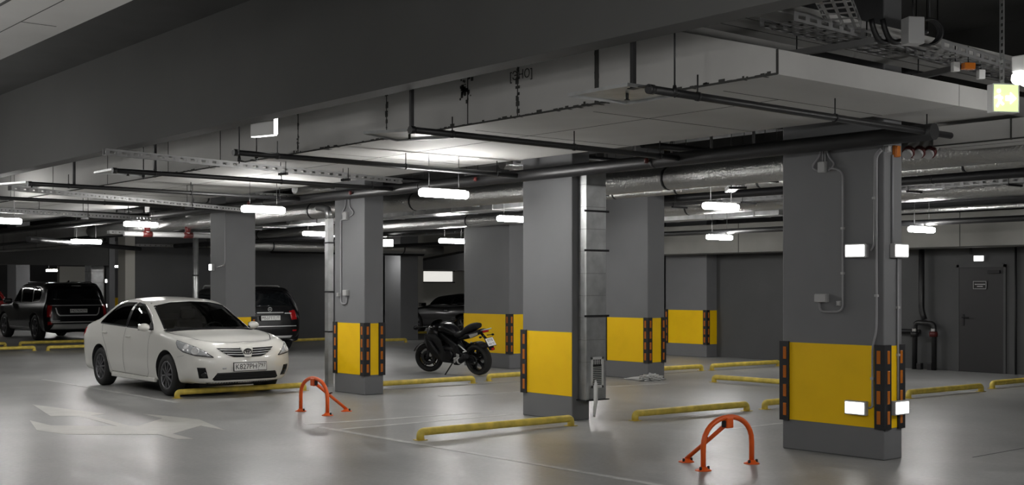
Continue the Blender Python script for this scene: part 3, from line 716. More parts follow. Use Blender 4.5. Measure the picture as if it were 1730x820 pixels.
# twin-spot beside the exit sign
c = W(1727, 136, 3.0); o = thing('twin_spotlight', 'bright twin spotlight at the right frame edge beside the exit sign', 'spotlight', c)
mb = MB(); mb.box(-.05, .05, -.05, .05, .05, .16, .01); mb.build('housing', 'white_plastic', o)
for s in (-1, 1):
    mb = MB(); mb.lathe([(.02, -.05), (.045, -.03), (.045, 0), (.02, .03)], (s * .05, 0, 0), (-.6, -.3, -.7), 12); mb.build('lens', 'sign_light', o)
# hanging sign edge-on, left of the middle
c = W(446, 214, 3.35); o = thing('hanging_sign', 'white hanging sign seen nearly edge-on beneath the beam', 'sign', c)
mi = frame((.30, -.95, 0), (0, 0, 1), (0, 0, 0))
mb = MB(); mb.box(-.17, .17, -.10, .10, -.03, .03, .005, mi); mb.build('housing', 'white_plastic', o)
mb = MB(); mb.box(.165, .176, -.09, .09, -.026, .026, 0, mi); mb.box(-.165, .165, -.106, -.098, -.024, .024, 0, mi); mb.build('face', 'sign_light', o)
mb = MB(); mb.tube([(0, 0, .1), (0, 0, 1.25)], .008, 6); mb.build('suspension_rod', 'dark_metal', o)

# ================================================================ electrics on the columns
def conduit(pts, label, r=.011, clips=(), n=(-1, 0, 0)):
    mb = MB(); mb.tube(fillet(pts, .07), r, 8); o = mb.build('conduit', 'conduit'); tag(o, label, 'conduit', 'grey wall conduits')
    for p in clips:
        mb = MB(); mb.box(p[0] - .017, p[0] + .017, p[1] - .017, p[1] + .017, p[2] - .012, p[2] + .012, .004); mb.build('clip', 'box_grey', o)
    return o
def jbox(c, n, w, h, d, label, detail=True):
    n = Vector(n); x = Vector((0, 0, 1)).cross(n).normalized(); m = Matrix((x, Vector((0, 0, 1)), n)).transposed().to_4x4()
    o = thing('junction_box', label, 'junction box', c, 0, 'grey junction boxes')
    mb = MB(); mb.box(-w / 2, w / 2, -h / 2, h / 2, 0, d * .8, .006, m); mb.build('body', 'box_grey', o)
    mb = MB(); mb.box(-w / 2 + .004, w / 2 - .004, -h / 2 + .004, h / 2 - .004, d * .8, d, .004, m)
    for sx in (-1, 1):
        for sy in (-1, 1): mb.lathe([(.005, 0), (.004, .003)], m @ Vector((sx * w * .38, sy * h * .38, d)), n, 8)
    mb.build('lid', 'box_grey', o)
    return o
X = XA0 - .014
f = lambda px, py: Vector((X, onX(px, py, X).y, onX(px, py, X).z))
jbox(Vector((XA0, onX(1392, 283, XA0).y, onX(1392, 283, XA0).z)), (-1, 0, 0), .09, .11, .05, 'junction box with four conduits at the nearest column top')
jbox(Vector((XA0, onX(1391, 504, XA0).y, onX(1391, 504, XA0).z)), (-1, 0, 0), .14, .085, .06, 'wide grey control box at middle of the nearest column')
jbox(Vector((XA0, onX(1420, 513, XA0).y, onX(1420, 513, XA0).z)), (-1, 0, 0), .05, .05, .04, 'small conduit box right of wide control box')
conduit([f(1401, 284), f(1424, 288), f(1424, 527), f(1386, 527), f(1384, 512)], 'conduit looping from nearest column top down to the control box', clips=[f(1424, 386), f(1424, 462)])
conduit([f(1387, 230), f(1387, 262), f(1370, 283), f(1384, 290)], 'conduit bending left into the column-top junction box')
conduit([f(1397, 230), f(1397, 262), f(1412, 278), f(1400, 288)], 'conduit bending right into the column-top junction box')
conduit([f(1390, 230), f(1390, 275)], 'straight thin conduit entering the column-top junction box, left one', .008)
conduit([f(1394, 230), f(1394, 275)], 'straight thin conduit entering the column-top junction box, right one', .008)
conduit([f(1488, 252), f(1478, 262), f(1477, 415), f(1471, 424)], 'conduit feeding the upper lit panel on the broad column face', clips=[f(1477, 335)])
conduit([f(1490, 254), f(1481, 264), f(1481, 560), f(1474, 585), f(1474, 688), f(1468, 690)], 'long conduit feeding lower lit panel over the yellow band', clips=[f(1481, 500), f(1474, 640)])
Y = YA0 - .014
g = lambda px, py: Vector((onY(px, py, Y).x, Y, onY(px, py, Y).z))
conduit([g(1508, 262), g(1508, 412)], 'conduit feeding the upper lit panel on the narrow column side')
conduit([g(1517, 436), g(1517, 676)], 'conduit between the two lit panels on the narrow column side', clips=[g(1517, 520), g(1517, 600)])
c = g(1513, 256); o = jbox(Vector((c.x, YA0, c.z)), (0, -1, 0), .07, .11, .05, 'orange alarm box at the top of nearest column'); o['group'] = 'orange alarm boxes'
for ch in o.children: ch.data.materials.clear(); ch.data.materials.append(M['reflector'])
c = g(1499, 252); jbox(Vector((c.x, YA0, c.z)), (0, -1, 0), .05, .06, .04, 'small grey box beside the orange alarm box')
XC = COLS['C'][0]; X2 = XC - .014
h = lambda px, py: Vector((X2, onX(px, py, X2).y, onX(px, py, X2).z))
hb = lambda px, py: Vector((XC, onX(px, py, XC).y, onX(px, py, XC).z))
jbox(hb(586, 365), (-1, 0, 0), .11, .13, .05, 'junction box at top of the column left of motorcycle')
jbox(hb(587, 495), (-1, 0, 0), .11, .09, .06, 'grey control box on the column left of motorcycle')
jbox(hb(573.5, 498), (-1, 0, 0), .05, .06, .04, 'small box left of control box on that column')
conduit([h(582, 371), h(576, 371), h(576, 514), h(586, 514), h(586, 501)], 'conduit dropping to the control box left of motorcycle', .013)
conduit([h(584, 335), h(584, 350), h(577, 360), h(582, 368)], 'conduit bending left into junction box left of motorcycle')
conduit([h(590, 335), h(590, 350), h(599, 360), h(591, 366)], 'conduit bending right into junction box left of motorcycle')
X3 = COLS['D'][0] - .014
k = lambda px, py: Vector((X3, onX(px, py, X3).y, onX(px, py, X3).z))
conduit([k(380, 352), k(380, 448), k(367, 452)], 'thin conduit to the small lit panel behind the sedan')

# ---------------------------------------------------------------- silver exhaust duct on the column
o = thing('exhaust_duct', 'tall flat silver exhaust duct with grille on the side of column', 'exhaust duct', (10.157, 10.82, 0))
mb = MB(); mb.box(0, .33, 0, .14, .26, 3.05, .003); mb.build('casing', 'galv', o)
for i in range(9):
    z = .72 + i * .27
    mb = MB(); mb.box(-.003, .333, -.003, .14, z - .004, z + .004, .001); mb.build('seam', 'tray', o)
for z in (1.28, 2.08, 2.56):
    mb = MB(); mb.box(-.04, .37, -.016, -.004, z - .012, z + .012); mb.build('clamp_bar', 'dark_metal', o)
mb = MB()
for a, b in [((.07, .40), (.28, .43)), ((.07, .75), (.28, .78)), ((.07, .40), (.10, .78)), ((.25, .40), (.28, .78))]: mb.box(a[0], b[0], -.012, .0, a[1], b[1], .002)
gr = mb.build('grille_frame', 'white_plastic', o)
mb = MB(); mb.box(.09, .26, -.003, .001, .42, .76); mb.build('grille_dark', 'ink', gr)
for i in range(11):
    mb = MB(); mb.bar((.095, -.006, .435 + i * .022), (.255, -.006, .435 + i * .022), .012, .004, (0, -.5, .8)); mb.build('louvre', 'white_plastic', gr)
mb = MB()
for i in range(5): mb.box(.10 + i * .034, .112 + i * .034, -.008, -.004, .69, .755)
mb.build('slot_bar', 'white_plastic', gr)
mb = MB(); mb.tube([(.12, -.03, .50), (.10, -.06, .44), (.09, -.07, .25), (.075, -.06, .06)], [.012, .026, .026, .012], 8); mb.build('support_leg', 'white_plastic', o)
mb = MB(); mb.box(-.03, .36, -.03, .15, .25, .262); mb.build('bottom_flange', 'dark_metal', o)
# slimmer ducts on other columns
o = thing('exhaust_duct', 'slim silver duct left of the column with plastic sheet', 'exhaust duct', (15.62, 16.1, 0))
mb = MB(); mb.box(0, .25, 0, .28, .55, 3.0, .004); mb.build('casing', 'galv', o)
mb = MB(); mb.box(-.02, .27, -.0, .30, 0, .55, .004); mb.build('plinth', 'box_grey', o)
for z in (1.0, 1.5, 2.0, 2.5):
    mb = MB(); mb.box(-.004, .254, -.004, .284, z - .005, z + .005); mb.build('seam', 'tray', o)
p = onX(556, 632, 10.45)
o = thing('galvanised_downpipe', 'galvanised square downpipe left of column by the sedan', 'downpipe', (10.45, p.y, 0))
mb = MB(); mb.box(-.05, .05, -.055, .055, 0, 2.75, .004); mb.build('pipe', 'galv', o)
for z in (.9, 1.55, 2.35):
    mb = MB(); mb.box(-.056, .056, -.08, .08, z - .012, z + .012); mb.build('collar', 'dark_metal', o)
mb = MB(); mb.tube([(0, 0, 2.74), (0, .05, 2.9), (0, .35, 2.95)], .06, 10); mb.build('elbow', 'galv', o)
p = onX(324, 500, 13.0)
o = thing('galvanised_downpipe', 'bright galvanised downpipe on the wall above the sedan roof', 'downpipe', (13.1, p.y, 0))
mb = MB(); mb.tube([(0, 0, 0), (0, 0, 2.9)], .07, 12); mb.build('pipe', 'galv', o)
for z in (1.2, 1.9):
    mb = MB(); mb.tube([(0, 0, z - .015), (0, 0, z + .015)], .08, 12); mb.build('collar', 'dark_metal', o)

# ================================================================ the door wall
o = thing('door_1', 'dark steel door with small framed sign, far wall', 'door', (21.7, 12.16, 0)); o['kind'] = 'structure'
mb = MB(); mb.box(-.03, .0, -.45, .45, .005, 2.0, .004); mb.build('door_leaf', 'door', o)
mb = MB()
for a, b in [((-.50, 0), (-.45, 2.05)), ((.45, 0), (.50, 2.05)), ((-.5, 2.0), (.5, 2.05))]: mb.box(-.035, 0, a[0], b[0], a[1], b[1])
mb.build('door_frame', 'wall', o)
mb = MB(); mb.box(-.045, -.03, .34, .38, .88, 1.10, .004); mb.tube(fillet([(-.04, .36, 1.04), (-.085, .36, 1.04), (-.085, .22, 1.04)], .02), .011, 8); mb.build('door_handle', 'rubber', o)
mb = MB(); mb.box(-.08, -.03, -.40, -.16, 1.88, 1.94, .006); mb.build('door_closer', 'rubber', o)
c = onX(1656, 482, 21.67); o = thing('door_sign', 'small dark sign in a pale frame on the dark door', 'sign', (21.66, c.y, c.z))
mb = MB(); mb.box(-.008, .0, -.135, .135, -.075, .075); mb.build('panel', 'ink', o)
mb = MB()
for a in (-1, 1):
    mb.box(-.012, 0, -.135, .135, a * .07 - .005, a * .07 + .005); mb.box(-.012, 0, a * .13 - .005, a * .13 + .005, -.075, .075)
mb.build('frame', 'box_grey', o)
mb = MB()
for z, n in ((.015, 9), (-.025, 5)):
    for i in range(n): mb.box(-.0095, -.008, (i - n / 2) * .024, (i - n / 2) * .024 + .016, z - .008, z + .008)
mb.build('lettering', 'white_plastic', o)
# dry riser by the door
q = lambda px, py: onX(px, py, 21.55)
o = thing('riser_pipework', 'black riser pipe forking into two valves left of the dark door', 'pipework', (0, 0, 0))
mb = MB(); mb.tube(fillet([q(1557, 400), q(1557, 525), q(1562, 540)], .1), .055, 10); mb.build('riser', 'black_pipe', o)
mb = MB(); mb.tube(fillet([q(1545, 625), q(1546, 545), q(1578, 547), q(1578, 628)], .08), .05, 10); mb.build('fork', 'black_pipe', o)
for px, m in ((1545, 'black_pipe'), (1577, 'red')):
    c = q(px, 565); mb = MB(); mb.lathe([(.075, -.05), (.085, 0), (.075, .05)], c, seg=12); mb.build('valve', m, o)
    c = q(px + 1, 558); mb = MB(); mb.box(c.x - .05, c.x + .05, c.y - .04, c.y + .04, c.z - .03, c.z + .03, .01); mb.build('coupling', 'box_grey', o)
for px in (1554, 1572):
    c = q(px, 618); mb = MB(); mb.box(c.x - .05, c.x + .05, c.y - .05, c.y + .05, 0, c.z + .05, .01); mb.build('stand', 'dark_metal', o)
c = q(1535, 560)
mb = MB(); mb.tube([(21.6, 13.4, c.z), (21.6, 16.0, c.z)], .04, 10); o = mb.build('wall_pipe', 'dark_metal'); tag(o, 'horizontal dark pipe along the wall behind nearest column', 'pipe')
for px, lb in ((1640, 'thin dark conduit running down beside the panel over the door'), (1716, 'dark vertical conduit at the right frame edge')):
    a = onX(px, 415, 21.66); mb = MB(); mb.tube([a, Vector((a.x, a.y, .0 if px > 1700 else 2.25))], .02, 8); o = mb.build('conduit', 'dark_metal'); tag(o, lb, 'conduit', 'dark wall conduits')

# electrical box and orange box up right
def loose_box(px, py, z, w, h, d, m, label, name='cable_box'):
    c = W(px, py, z); o = thing(name, label, 'box', c, -.5)
    mb = MB(); mb.box(-w / 2, w / 2, -d / 2, d / 2, -h / 2, h / 2, .006); mb.build('body', m, o)
    mb = MB(); mb.lathe([(.02, 0), (.02, .05), (.012, .06)], (w / 2, 0, 0), (1, 0, 0), 10); mb.tube([(0, 0, h / 2), (0, 0, h / 2 + .14)], .006, 6); mb.build('gland', 'dark_metal', o)
loose_box(1542, 53, 3.56, .13, .20, .12, 'box_grey', 'grey electrical box beside the coil at top right')
loose_box(1614, 113, 3.48, .06, .08, .05, 'white_plastic', 'small white junction box left of the orange box')
loose_box(1636, 112, 3.48, .10, .055, .06, 'reflector', 'orange junction box under the tray at top right')
loose_box(1657, 126, 3.46, .06, .08, .05, 'white_plastic', 'small white box right of the orange box')
c = W(1570, 54, 3.6); mb = MB()
for k in range(4): mb.tube([c + Vector((.62 * math.cos(t) * .10, -.77 * math.cos(t) * .10 + k * .014, math.sin(t) * .10)) for t in [2 * PI * i / 20 for i in range(20)]], .009, 6, closed=True)
o = mb.build('cable_coil', 'black_pipe'); tag(o, 'black cable coil hanging right of the grey electrical box', 'cable coil'); mb = MB(); mb.tube([c + Vector((0, 0, .09)), Vector((c.x, c.y, 4.6))], .005, 6); mb.build('hanger', 'dark_metal', o)
for i, (px, lb) in enumerate([(1477, 'left of the grey electrical box'), (1496, 'touching the grey electrical box')]):
    p = W(px, 44, 3.66); mb = MB(); mb.tube(fillet([p + Vector((-.04, .0, .05)), p + Vector((0, 0, -.05)), p + Vector((.06, -.02, -.13)), p + Vector((.16, -.05, -.10))], .06), .022, 8); o = mb.build('ribbed_hose', 'black_pipe'); tag(o, 'dark flexible hose dropping ' + lb, 'hose', 'flexible hoses')

# plastic sheet on the floor at the column foot
def blob(name, m, c, sx, sy, sz, seed, label, cat):
    rnd = random.Random(seed); mb = MB(); r = bmesh.ops.create_icosphere(mb.bm, subdivisions=4, radius=1)
    for v in r['verts']:
        d = v.co.normalized(); k = 1 + .25 * math.sin(d.x * 7 + seed) * math.cos(d.y * 9) + .18 * math.sin(d.z * 15 + d.x * 11) + rnd.uniform(-.05, .05)
        v.co = Vector((c[0] + d.x * sx * k, c[1] + d.y * sy * k, max(.002, c[2] + d.z * sz * k)))
    o = mb.build(name, m, smooth=False); tag(o, label, cat); return o
c = W(1103, 642, .0); o = blob('plastic_sheet', 'bag', (c.x - .15, c.y - .1, .02), .24, .13, .09, 3, 'crumpled translucent plastic sheet at the foot of a column', 'plastic sheet')
mb = MB(); a, b = W(1065, 641, 0), W(1095, 643, 0); a.x -= .15; b.x -= .15
mb.tube([a + Vector((0, 0, .012)), a.lerp(b, .5) + Vector((0, -.02, .03)), b + Vector((0, 0, .03))], [.012, .03, .05], 8); mb.build('loose_end', 'bag', o)
c = W(1118, 588, 0.15); blob('plastic_bag', 'bag', (c.x, c.y, .14), .12, .12, .13, 9, 'small pale bag beyond the column with plastic sheet', 'bag')

# ================================================================ the far background
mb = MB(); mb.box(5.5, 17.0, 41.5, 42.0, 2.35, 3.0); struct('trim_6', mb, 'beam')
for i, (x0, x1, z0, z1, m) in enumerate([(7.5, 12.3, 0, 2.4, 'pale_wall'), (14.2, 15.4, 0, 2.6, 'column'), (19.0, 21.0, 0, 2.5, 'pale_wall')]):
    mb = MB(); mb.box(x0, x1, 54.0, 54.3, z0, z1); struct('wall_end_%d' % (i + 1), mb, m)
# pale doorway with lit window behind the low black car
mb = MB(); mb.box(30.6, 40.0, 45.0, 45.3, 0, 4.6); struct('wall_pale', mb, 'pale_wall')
a, b = onY(716, 476, 44.98), onY(764, 459, 44.98)
mb = MB(); mb.box(a.x, b.x, 44.96, 45.02, a.z, b.z); o = struct('window_1', mb, 'window_light', 'lit horizontal window in the pale distant wall', 'window')
mb = MB(); mb.box(a.x - .1, b.x + .1, 44.9, 45.0, a.z - .06, a.z - .01); mb.box(a.x - .1, b.x + .1, 44.9, 45.0, b.z, b.z + .05); mb.build('window_frame', 'rubber', o)
# raking underside of the ramp
a, b = onY(688, 456, 43.5), onY(800, 428, 43.5)
mb = MB(); mb.prism([(a.x, a.z), (b.x + 3, a.z), (b.x + 3, b.z + .3), (b.x, b.z + .1), (a.x, a.z + .25)], lambda x, z, y: Vector((x, y, z)), 43.5, 44.6); struct('trim_7', mb, 'dark_wall')
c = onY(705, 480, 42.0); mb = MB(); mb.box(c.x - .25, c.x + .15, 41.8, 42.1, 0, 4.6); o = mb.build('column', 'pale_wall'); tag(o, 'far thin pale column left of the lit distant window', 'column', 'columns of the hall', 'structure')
p = onY(158, 460, 43.2); o = thing('exhaust_duct', 'silver duct rising behind the big black SUV', 'exhaust duct', (p.x - .2, 43.2, 0))
mb = MB(); mb.box(0, .45, -.3, .3, 0, 2.65, .005); mb.build('casing', 'galv', o)
for z in (1.3, 1.75, 2.15):
    mb = MB(); mb.box(-.006, .456, -.306, .306, z - .012, z + .012); mb.build('seam', 'tray', o)

# ================================================================ vehicles
def crom(P, nsub):
    """interpolating spline through rows of points (list of lists of Vectors), along the first index"""
    n = len(P); out = []
    for i in range(n - 1):
        p0, p1, p2, p3 = P[max(i - 1, 0)], P[i], P[i + 1], P[min(i + 2, n - 1)]
        for s in range(nsub):
            t = s / nsub; row = []
            for a, b, c, d in zip(p0, p1, p2, p3):
                # chord-limited tangents keep the spline from overshooting on uneven spacing
                l0, l1, l2 = (b - a).length + 1e-6, (c - b).length + 1e-6, (d - c).length + 1e-6
                m1 = ((c - b) / l1 * l0 + (b - a) / l0 * l1) / (l0 + l1) * l1 if l0 > 1e-5 else (c - b)
                m2 = ((d - c) / l2 * l1 + (c - b) / l1 * l2) / (l1 + l2) * l1 if l2 > 1e-5 else (c - b)
                h = t * t; k = h * t
                row.append(b * (2 * k - 3 * h + 1) + m1 * (k - 2 * h + t) + c * (-2 * k + 3 * h) + m2 * (k - h))
            out.append(row)
    out.append([v.copy() for v in P[-1]])
    return out
def transpose(P): return [list(r) for r in zip(*P)]

def body_grid(sp):
    w = sp['w']; rows = []
    def caps(f, sgn):
        out = []
        for fy, sx in f['plan']:
            row = []
            for k in range(7):
                x, z = f['line'][k]; wy = f['wk'][k] * w
                row.append(Vector((x - sgn * sx * f.get('set', [1] * 7)[k], wy * fy, z + f.get('rise', [0] * 7)[k] * fy ** 3)))
            xt, zt = f['line'][6]
            tx, tz, ty = f['top']       # centre top point behind the lip on this cap row
            for a in (.6, .3, 0):
                row.append(Vector((xt - sgn * (sx * a), row[6].y * a, zt + f.get('rise', [0] * 7)[6] * fy ** 3 * a + f.get('crown', .012) * (1 - a) * (1 if fy > 0 else 0))))
            # row so far 7 + 3
            out.append(row)
        return out
    rows += caps(sp['front'], 1)
    for st in sp['main']:
        xs, ysc, z1, z3, z4, z5, y6, z6, xr, yr, zr, xm, zm = st
        ww = w * ysc
        row = [Vector((xs, 0, z1)), Vector((xs, .80 * ww, z1)), Vector((xs, .925 * ww, z1 + .03)), Vector((xs, .982 * ww, z3)), Vector((xs, ww, z4)), Vector((xs, .985 * ww, z5)),
               Vector((xs, y6, z6)), Vector((xr, yr, zr)), Vector((xr + (xm - xr) * .75, yr * .55, zr + (zm - zr) * .78)), Vector((xm, 0, zm))]
        rows.append(row)
    rows += caps(sp['rear'], -1)[::-1]
    P = crom(rows, sp.get('nu', 6))
    P = transpose(crom(transpose(P), sp.get('nv', 5)))
    return P
def body_mesh(sp):
    P = body_grid(sp); bm = bmesh.new(); nu, nv = len(P), len(P[0])
    for s in (1, -1):
        V = [[bm.verts.new((p.x, max(p.y, 0) * s, p.z)) for p in r] for r in P]
        for i in range(nu - 1):
            for j in range(nv - 1):
                f = bm.faces.new((V[i][j], V[i + 1][j], V[i + 1][j + 1], V[i][j + 1])); f.smooth = True
    bmesh.ops.remove_doubles(bm, verts=[v for v in bm.verts if abs(v.co.y) < 1e-5], dist=.0003)
    bmesh.ops.recalc_face_normals(bm, faces=bm.faces)
    return bm
def cut(o, cutters):
    def vol(me):
        b = bmesh.new(); b.from_mesh(me); v = b.calc_volume(signed=True); b.free(); return v
    for c in cutters:             # one at a time; a cut that breaks the shell is retried slightly shifted, then with the other solver
        v0 = vol(o.data)
        for solver, dx in (('EXACT', 0), ('EXACT', .0013), ('EXACT', -.0017), ('FAST', .0007)):
            c.location.x = dx; c.location.z = dx * .6
            m = o.modifiers.new('cut', 'BOOLEAN'); m.operation = 'DIFFERENCE'; m.object = c; m.solver = solver
            dg = bpy.context.evaluated_depsgraph_get(); dg.update()
            me = bpy.data.meshes.new_from_object(o.evaluated_get(dg)); o.modifiers.clear(); v = vol(me)
            if .35 * v0 < v < v0 + 1e-4 and abs(v - v0) > 1e-5: o.data = me; break
        bpy.data.objects.remove(c)
def inside(p, poly):
    r = False; n = len(poly)
    for i in range(n):
        a, b = poly[i], poly[i - 1]
        if (a[1] > p[1]) != (b[1] > p[1]) and p[0] < (b[0] - a[0]) * (p[1] - a[1]) / (b[1] - a[1]) + a[0]: r = not r
    return r
class Skin:
    """drops outlines on to the body surface as thin panels of their own"""
    def __init__(s, bm): s.bvh = BVHTree.FromBMesh(bm)
    def panel(s, poly3, d, off=.004, res=.04, thick=.006):
        d = Vector(d).normalized(); u = Vector((0, 0, 1)) if abs(d.z) < .8 else Vector((1, 0, 0))
        r = u.cross(d).normalized(); u = d.cross(r)
        pl = [(Vector(p).dot(r), Vector(p).dot(u)) for p in poly3]; B = []
        for i in range(len(pl)):
            a, b = Vector(pl[i]), Vector(pl[(i + 1) % len(pl)]); n = max(1, int((b - a).length / res))
            B += [a.lerp(b, t / n) for t in range(n)]
        pts = list(B); xs = [p[0] for p in pl]; ys = [p[1] for p in pl]
        y = min(ys) + res / 2
        while y < max(ys):
            x = min(xs) + res / 2
            while x < max(xs):
                if inside((x, y), pl) and min((Vector((x, y)) - b).length for b in B) > res * .35: pts.append(Vector((x, y)))
                x += res
            y += res
        vs, es, fs, *_ = delaunay_2d_cdt(pts, [(i, (i + 1) % len(B)) for i in range(len(B))], [], 1, 1e-5)
        bm = bmesh.new(); V = []
        for p in vs:
            o = r * p[0] + u * p[1] - d * 6
            loc, nor, i, dist = s.bvh.ray_cast(o, d)
            if loc is None: loc, nor, i, dist = s.bvh.find_nearest(o + d * 6)
            if nor.dot(d) > 0: nor = -nor
            V.append(bm.verts.new(loc + (nor * .5 - d * .5).normalized() * off))
        for f in fs:
            try: bm.faces.new([V[i] for i in f]).smooth = True
            except ValueError: pass
        if thick:
            g = bmesh.ops.extrude_face_region(bm, geom=bm.faces[:])
            for v in g['geom']:
                if isinstance(v, bmesh.types.BMVert): v.co -= d * 0
            for v in V: v.co += d * thick
        bmesh.ops.recalc_face_normals(bm, faces=bm.faces)
        return bm
    def add(s, name, m, parent, poly3, d, off=.004, res=.04, mirror=False, thick=.006):
        for k in ((1, -1) if mirror else (1,)):
            bm = s.panel([(p[0], p[1] * k, p[2]) for p in poly3], (d[0], d[1] * k, d[2]), off, res, thick)
            me = bpy.data.meshes.new(name); bm.to_mesh(me); bm.free(); o = link(name, me, m, parent)
        return o
    def strip(s, name, m, parent, pts, d, w=.008, off=.003, mirror=False):
        """a line of width w along pts"""
        for k in ((1, -1) if mirror else (1,)):
            dd = Vector((d[0], d[1] * k, d[2])).normalized(); mb = MB(); P = []
            pp = [Vector((p[0], p[1] * k, p[2])) for p in pts]; Q = []
            for a, b in zip(pp[:-1], pp[1:]):
                n = max(1, int((b - a).length / .05)); Q += [a.lerp(b, t / n) for t in range(n)]
            Q.append(pp[-1])
            for p in Q:
                loc, nor, i, dist = s.bvh.ray_cast(p - dd * 6, dd)
                if loc is None: loc, nor, i, dist = s.bvh.find_nearest(p)
                P.append((loc - dd * off, nor))
            for i in range(len(P) - 1):
                (a, na), (b, nb) = P[i], P[i + 1]; t = (b - a)
                if t.length < 1e-5: continue
                sd = t.cross(na).normalized() * w / 2
                mb.quad([a - sd, b - sd, b + sd, a + sd])
            o = mb.build(name, m, parent)
        return o

def wheel(parent, x, y, r, w, spokes, side, rim_m='alloy', style='multi'):
    o = None; mb = MB(); ri = r * .66; c = (x, y, r)
    pr = [(ri, -w / 2 + .01), (ri + .02, -w / 2), (r - .035, -w / 2), (r - .01, -w / 2 + .02), (r, -w / 2 + .045), (r, w / 2 - .045), (r - .01, w / 2 - .02), (r - .035, w / 2), (ri + .02, w / 2), (ri, w / 2 - .01)]
    mb.lathe(pr, c, (0, 1, 0), 40, closed=True); o = mb.build('wheel', 'tyre', parent)
    mb = MB(); s = side
    mb.lathe([(ri + .004, s * w * .46), (ri - .012, s * w * .48), (ri - .018, s * w * .40), (ri - .03, s * w * .05), (ri - .03, -s * w * .45), (ri + .004, -s * w * .45)], c, (0, 1, 0), 40, closed=True)
    yo = y + s * w * .36
    for i in range(spokes):
        a = 2 * PI * i / spokes + .1
        if style == 'twin':
            for da in (-.10, .10):
                p = Vector((x + .05 * math.cos(a + da * 2), yo + s * .012, r + .05 * math.sin(a + da * 2))); q = Vector((x + (ri - .012) * math.cos(a + da), yo, r + (ri - .012) * math.sin(a + da)))
                mb.bar(p, q, .022, .022, (0, 1, 0), .004)
        else:
            p = Vector((x + .04 * math.cos(a), yo + s * .012, r + .04 * math.sin(a))); q = Vector((x + (ri - .012) * math.cos(a), yo, r + (ri - .012) * math.sin(a)))
            mb.bar(p, q, .026, .024, (0, 1, 0), .004)
    mb.lathe([(.062, s * w * .30), (.06, s * w * .42), (.03, s * w * .45)], c, (0, 1, 0), 20)
    mb.build('rim', rim_m, o)
    mb = MB(); mb.lathe([(ri - .04, -s * w * .1), (ri - .04, s * w * .12)], c, (0, 1, 0), 24); mb.build('brake_disc', 'dark_metal', o)
    return o
def arch_cutters(sp):
    out = []
    for x in sp['axles']:
        for s in (1, -1):
            mb = MB(); mb.lathe([(sp['arch'], s * (sp['w'] - sp.get('well', .30))), (sp['arch'], s * (sp['w'] + .3))], (x, 0, sp['r'] + sp.get('archdz', .01)), (0, 1, 0), 48)
            mb.bm.faces.ensure_lookup_table()
            for f in mb.bm.faces: f.material_index = 1
            out.append(mb.build('cutter', ['white_plastic', 'black_matt']))
    return out
def plate_on(parent, c, x, n, s, region, w=.52, h=.112, tilt=0):
    """a number plate: white panel, black rim and characters. x: reading direction, n: outward"""
    m = frame(x, Vector(n).cross(Vector(x)), c)
    mb = MB(); mb.box(-w / 2 - .01, w / 2 + .01, -h / 2 - .01, h / 2 + .01, -.012, .0, .002, m); p = mb.build('number_plate', 'rubber', parent)
    mb = MB(); mb.box(-w / 2, w / 2, -h / 2, h / 2, .0, .004, 0, m); mb.build('plate_face', 'plate_white', p)
    if s:
        text_mesh(s, h * .98, 'plate_characters', 'ink', p, m @ Matrix.Translation((-w * .13, -h * .02, .005)) @ Matrix.Diagonal((w / .52 * .95, 1, 1, 1)), .0005, bold=0)
        text_mesh(region, h * .72, 'plate_characters', 'ink', p, m @ Matrix.Translation((w * .365, h * .10, .005)), .0005, bold=0)
        mb = MB(); mb.box(w * .245, w * .252, -h / 2, h / 2, .004, .0055, 0, m); mb.build('plate_divider', 'ink', p)
    return p

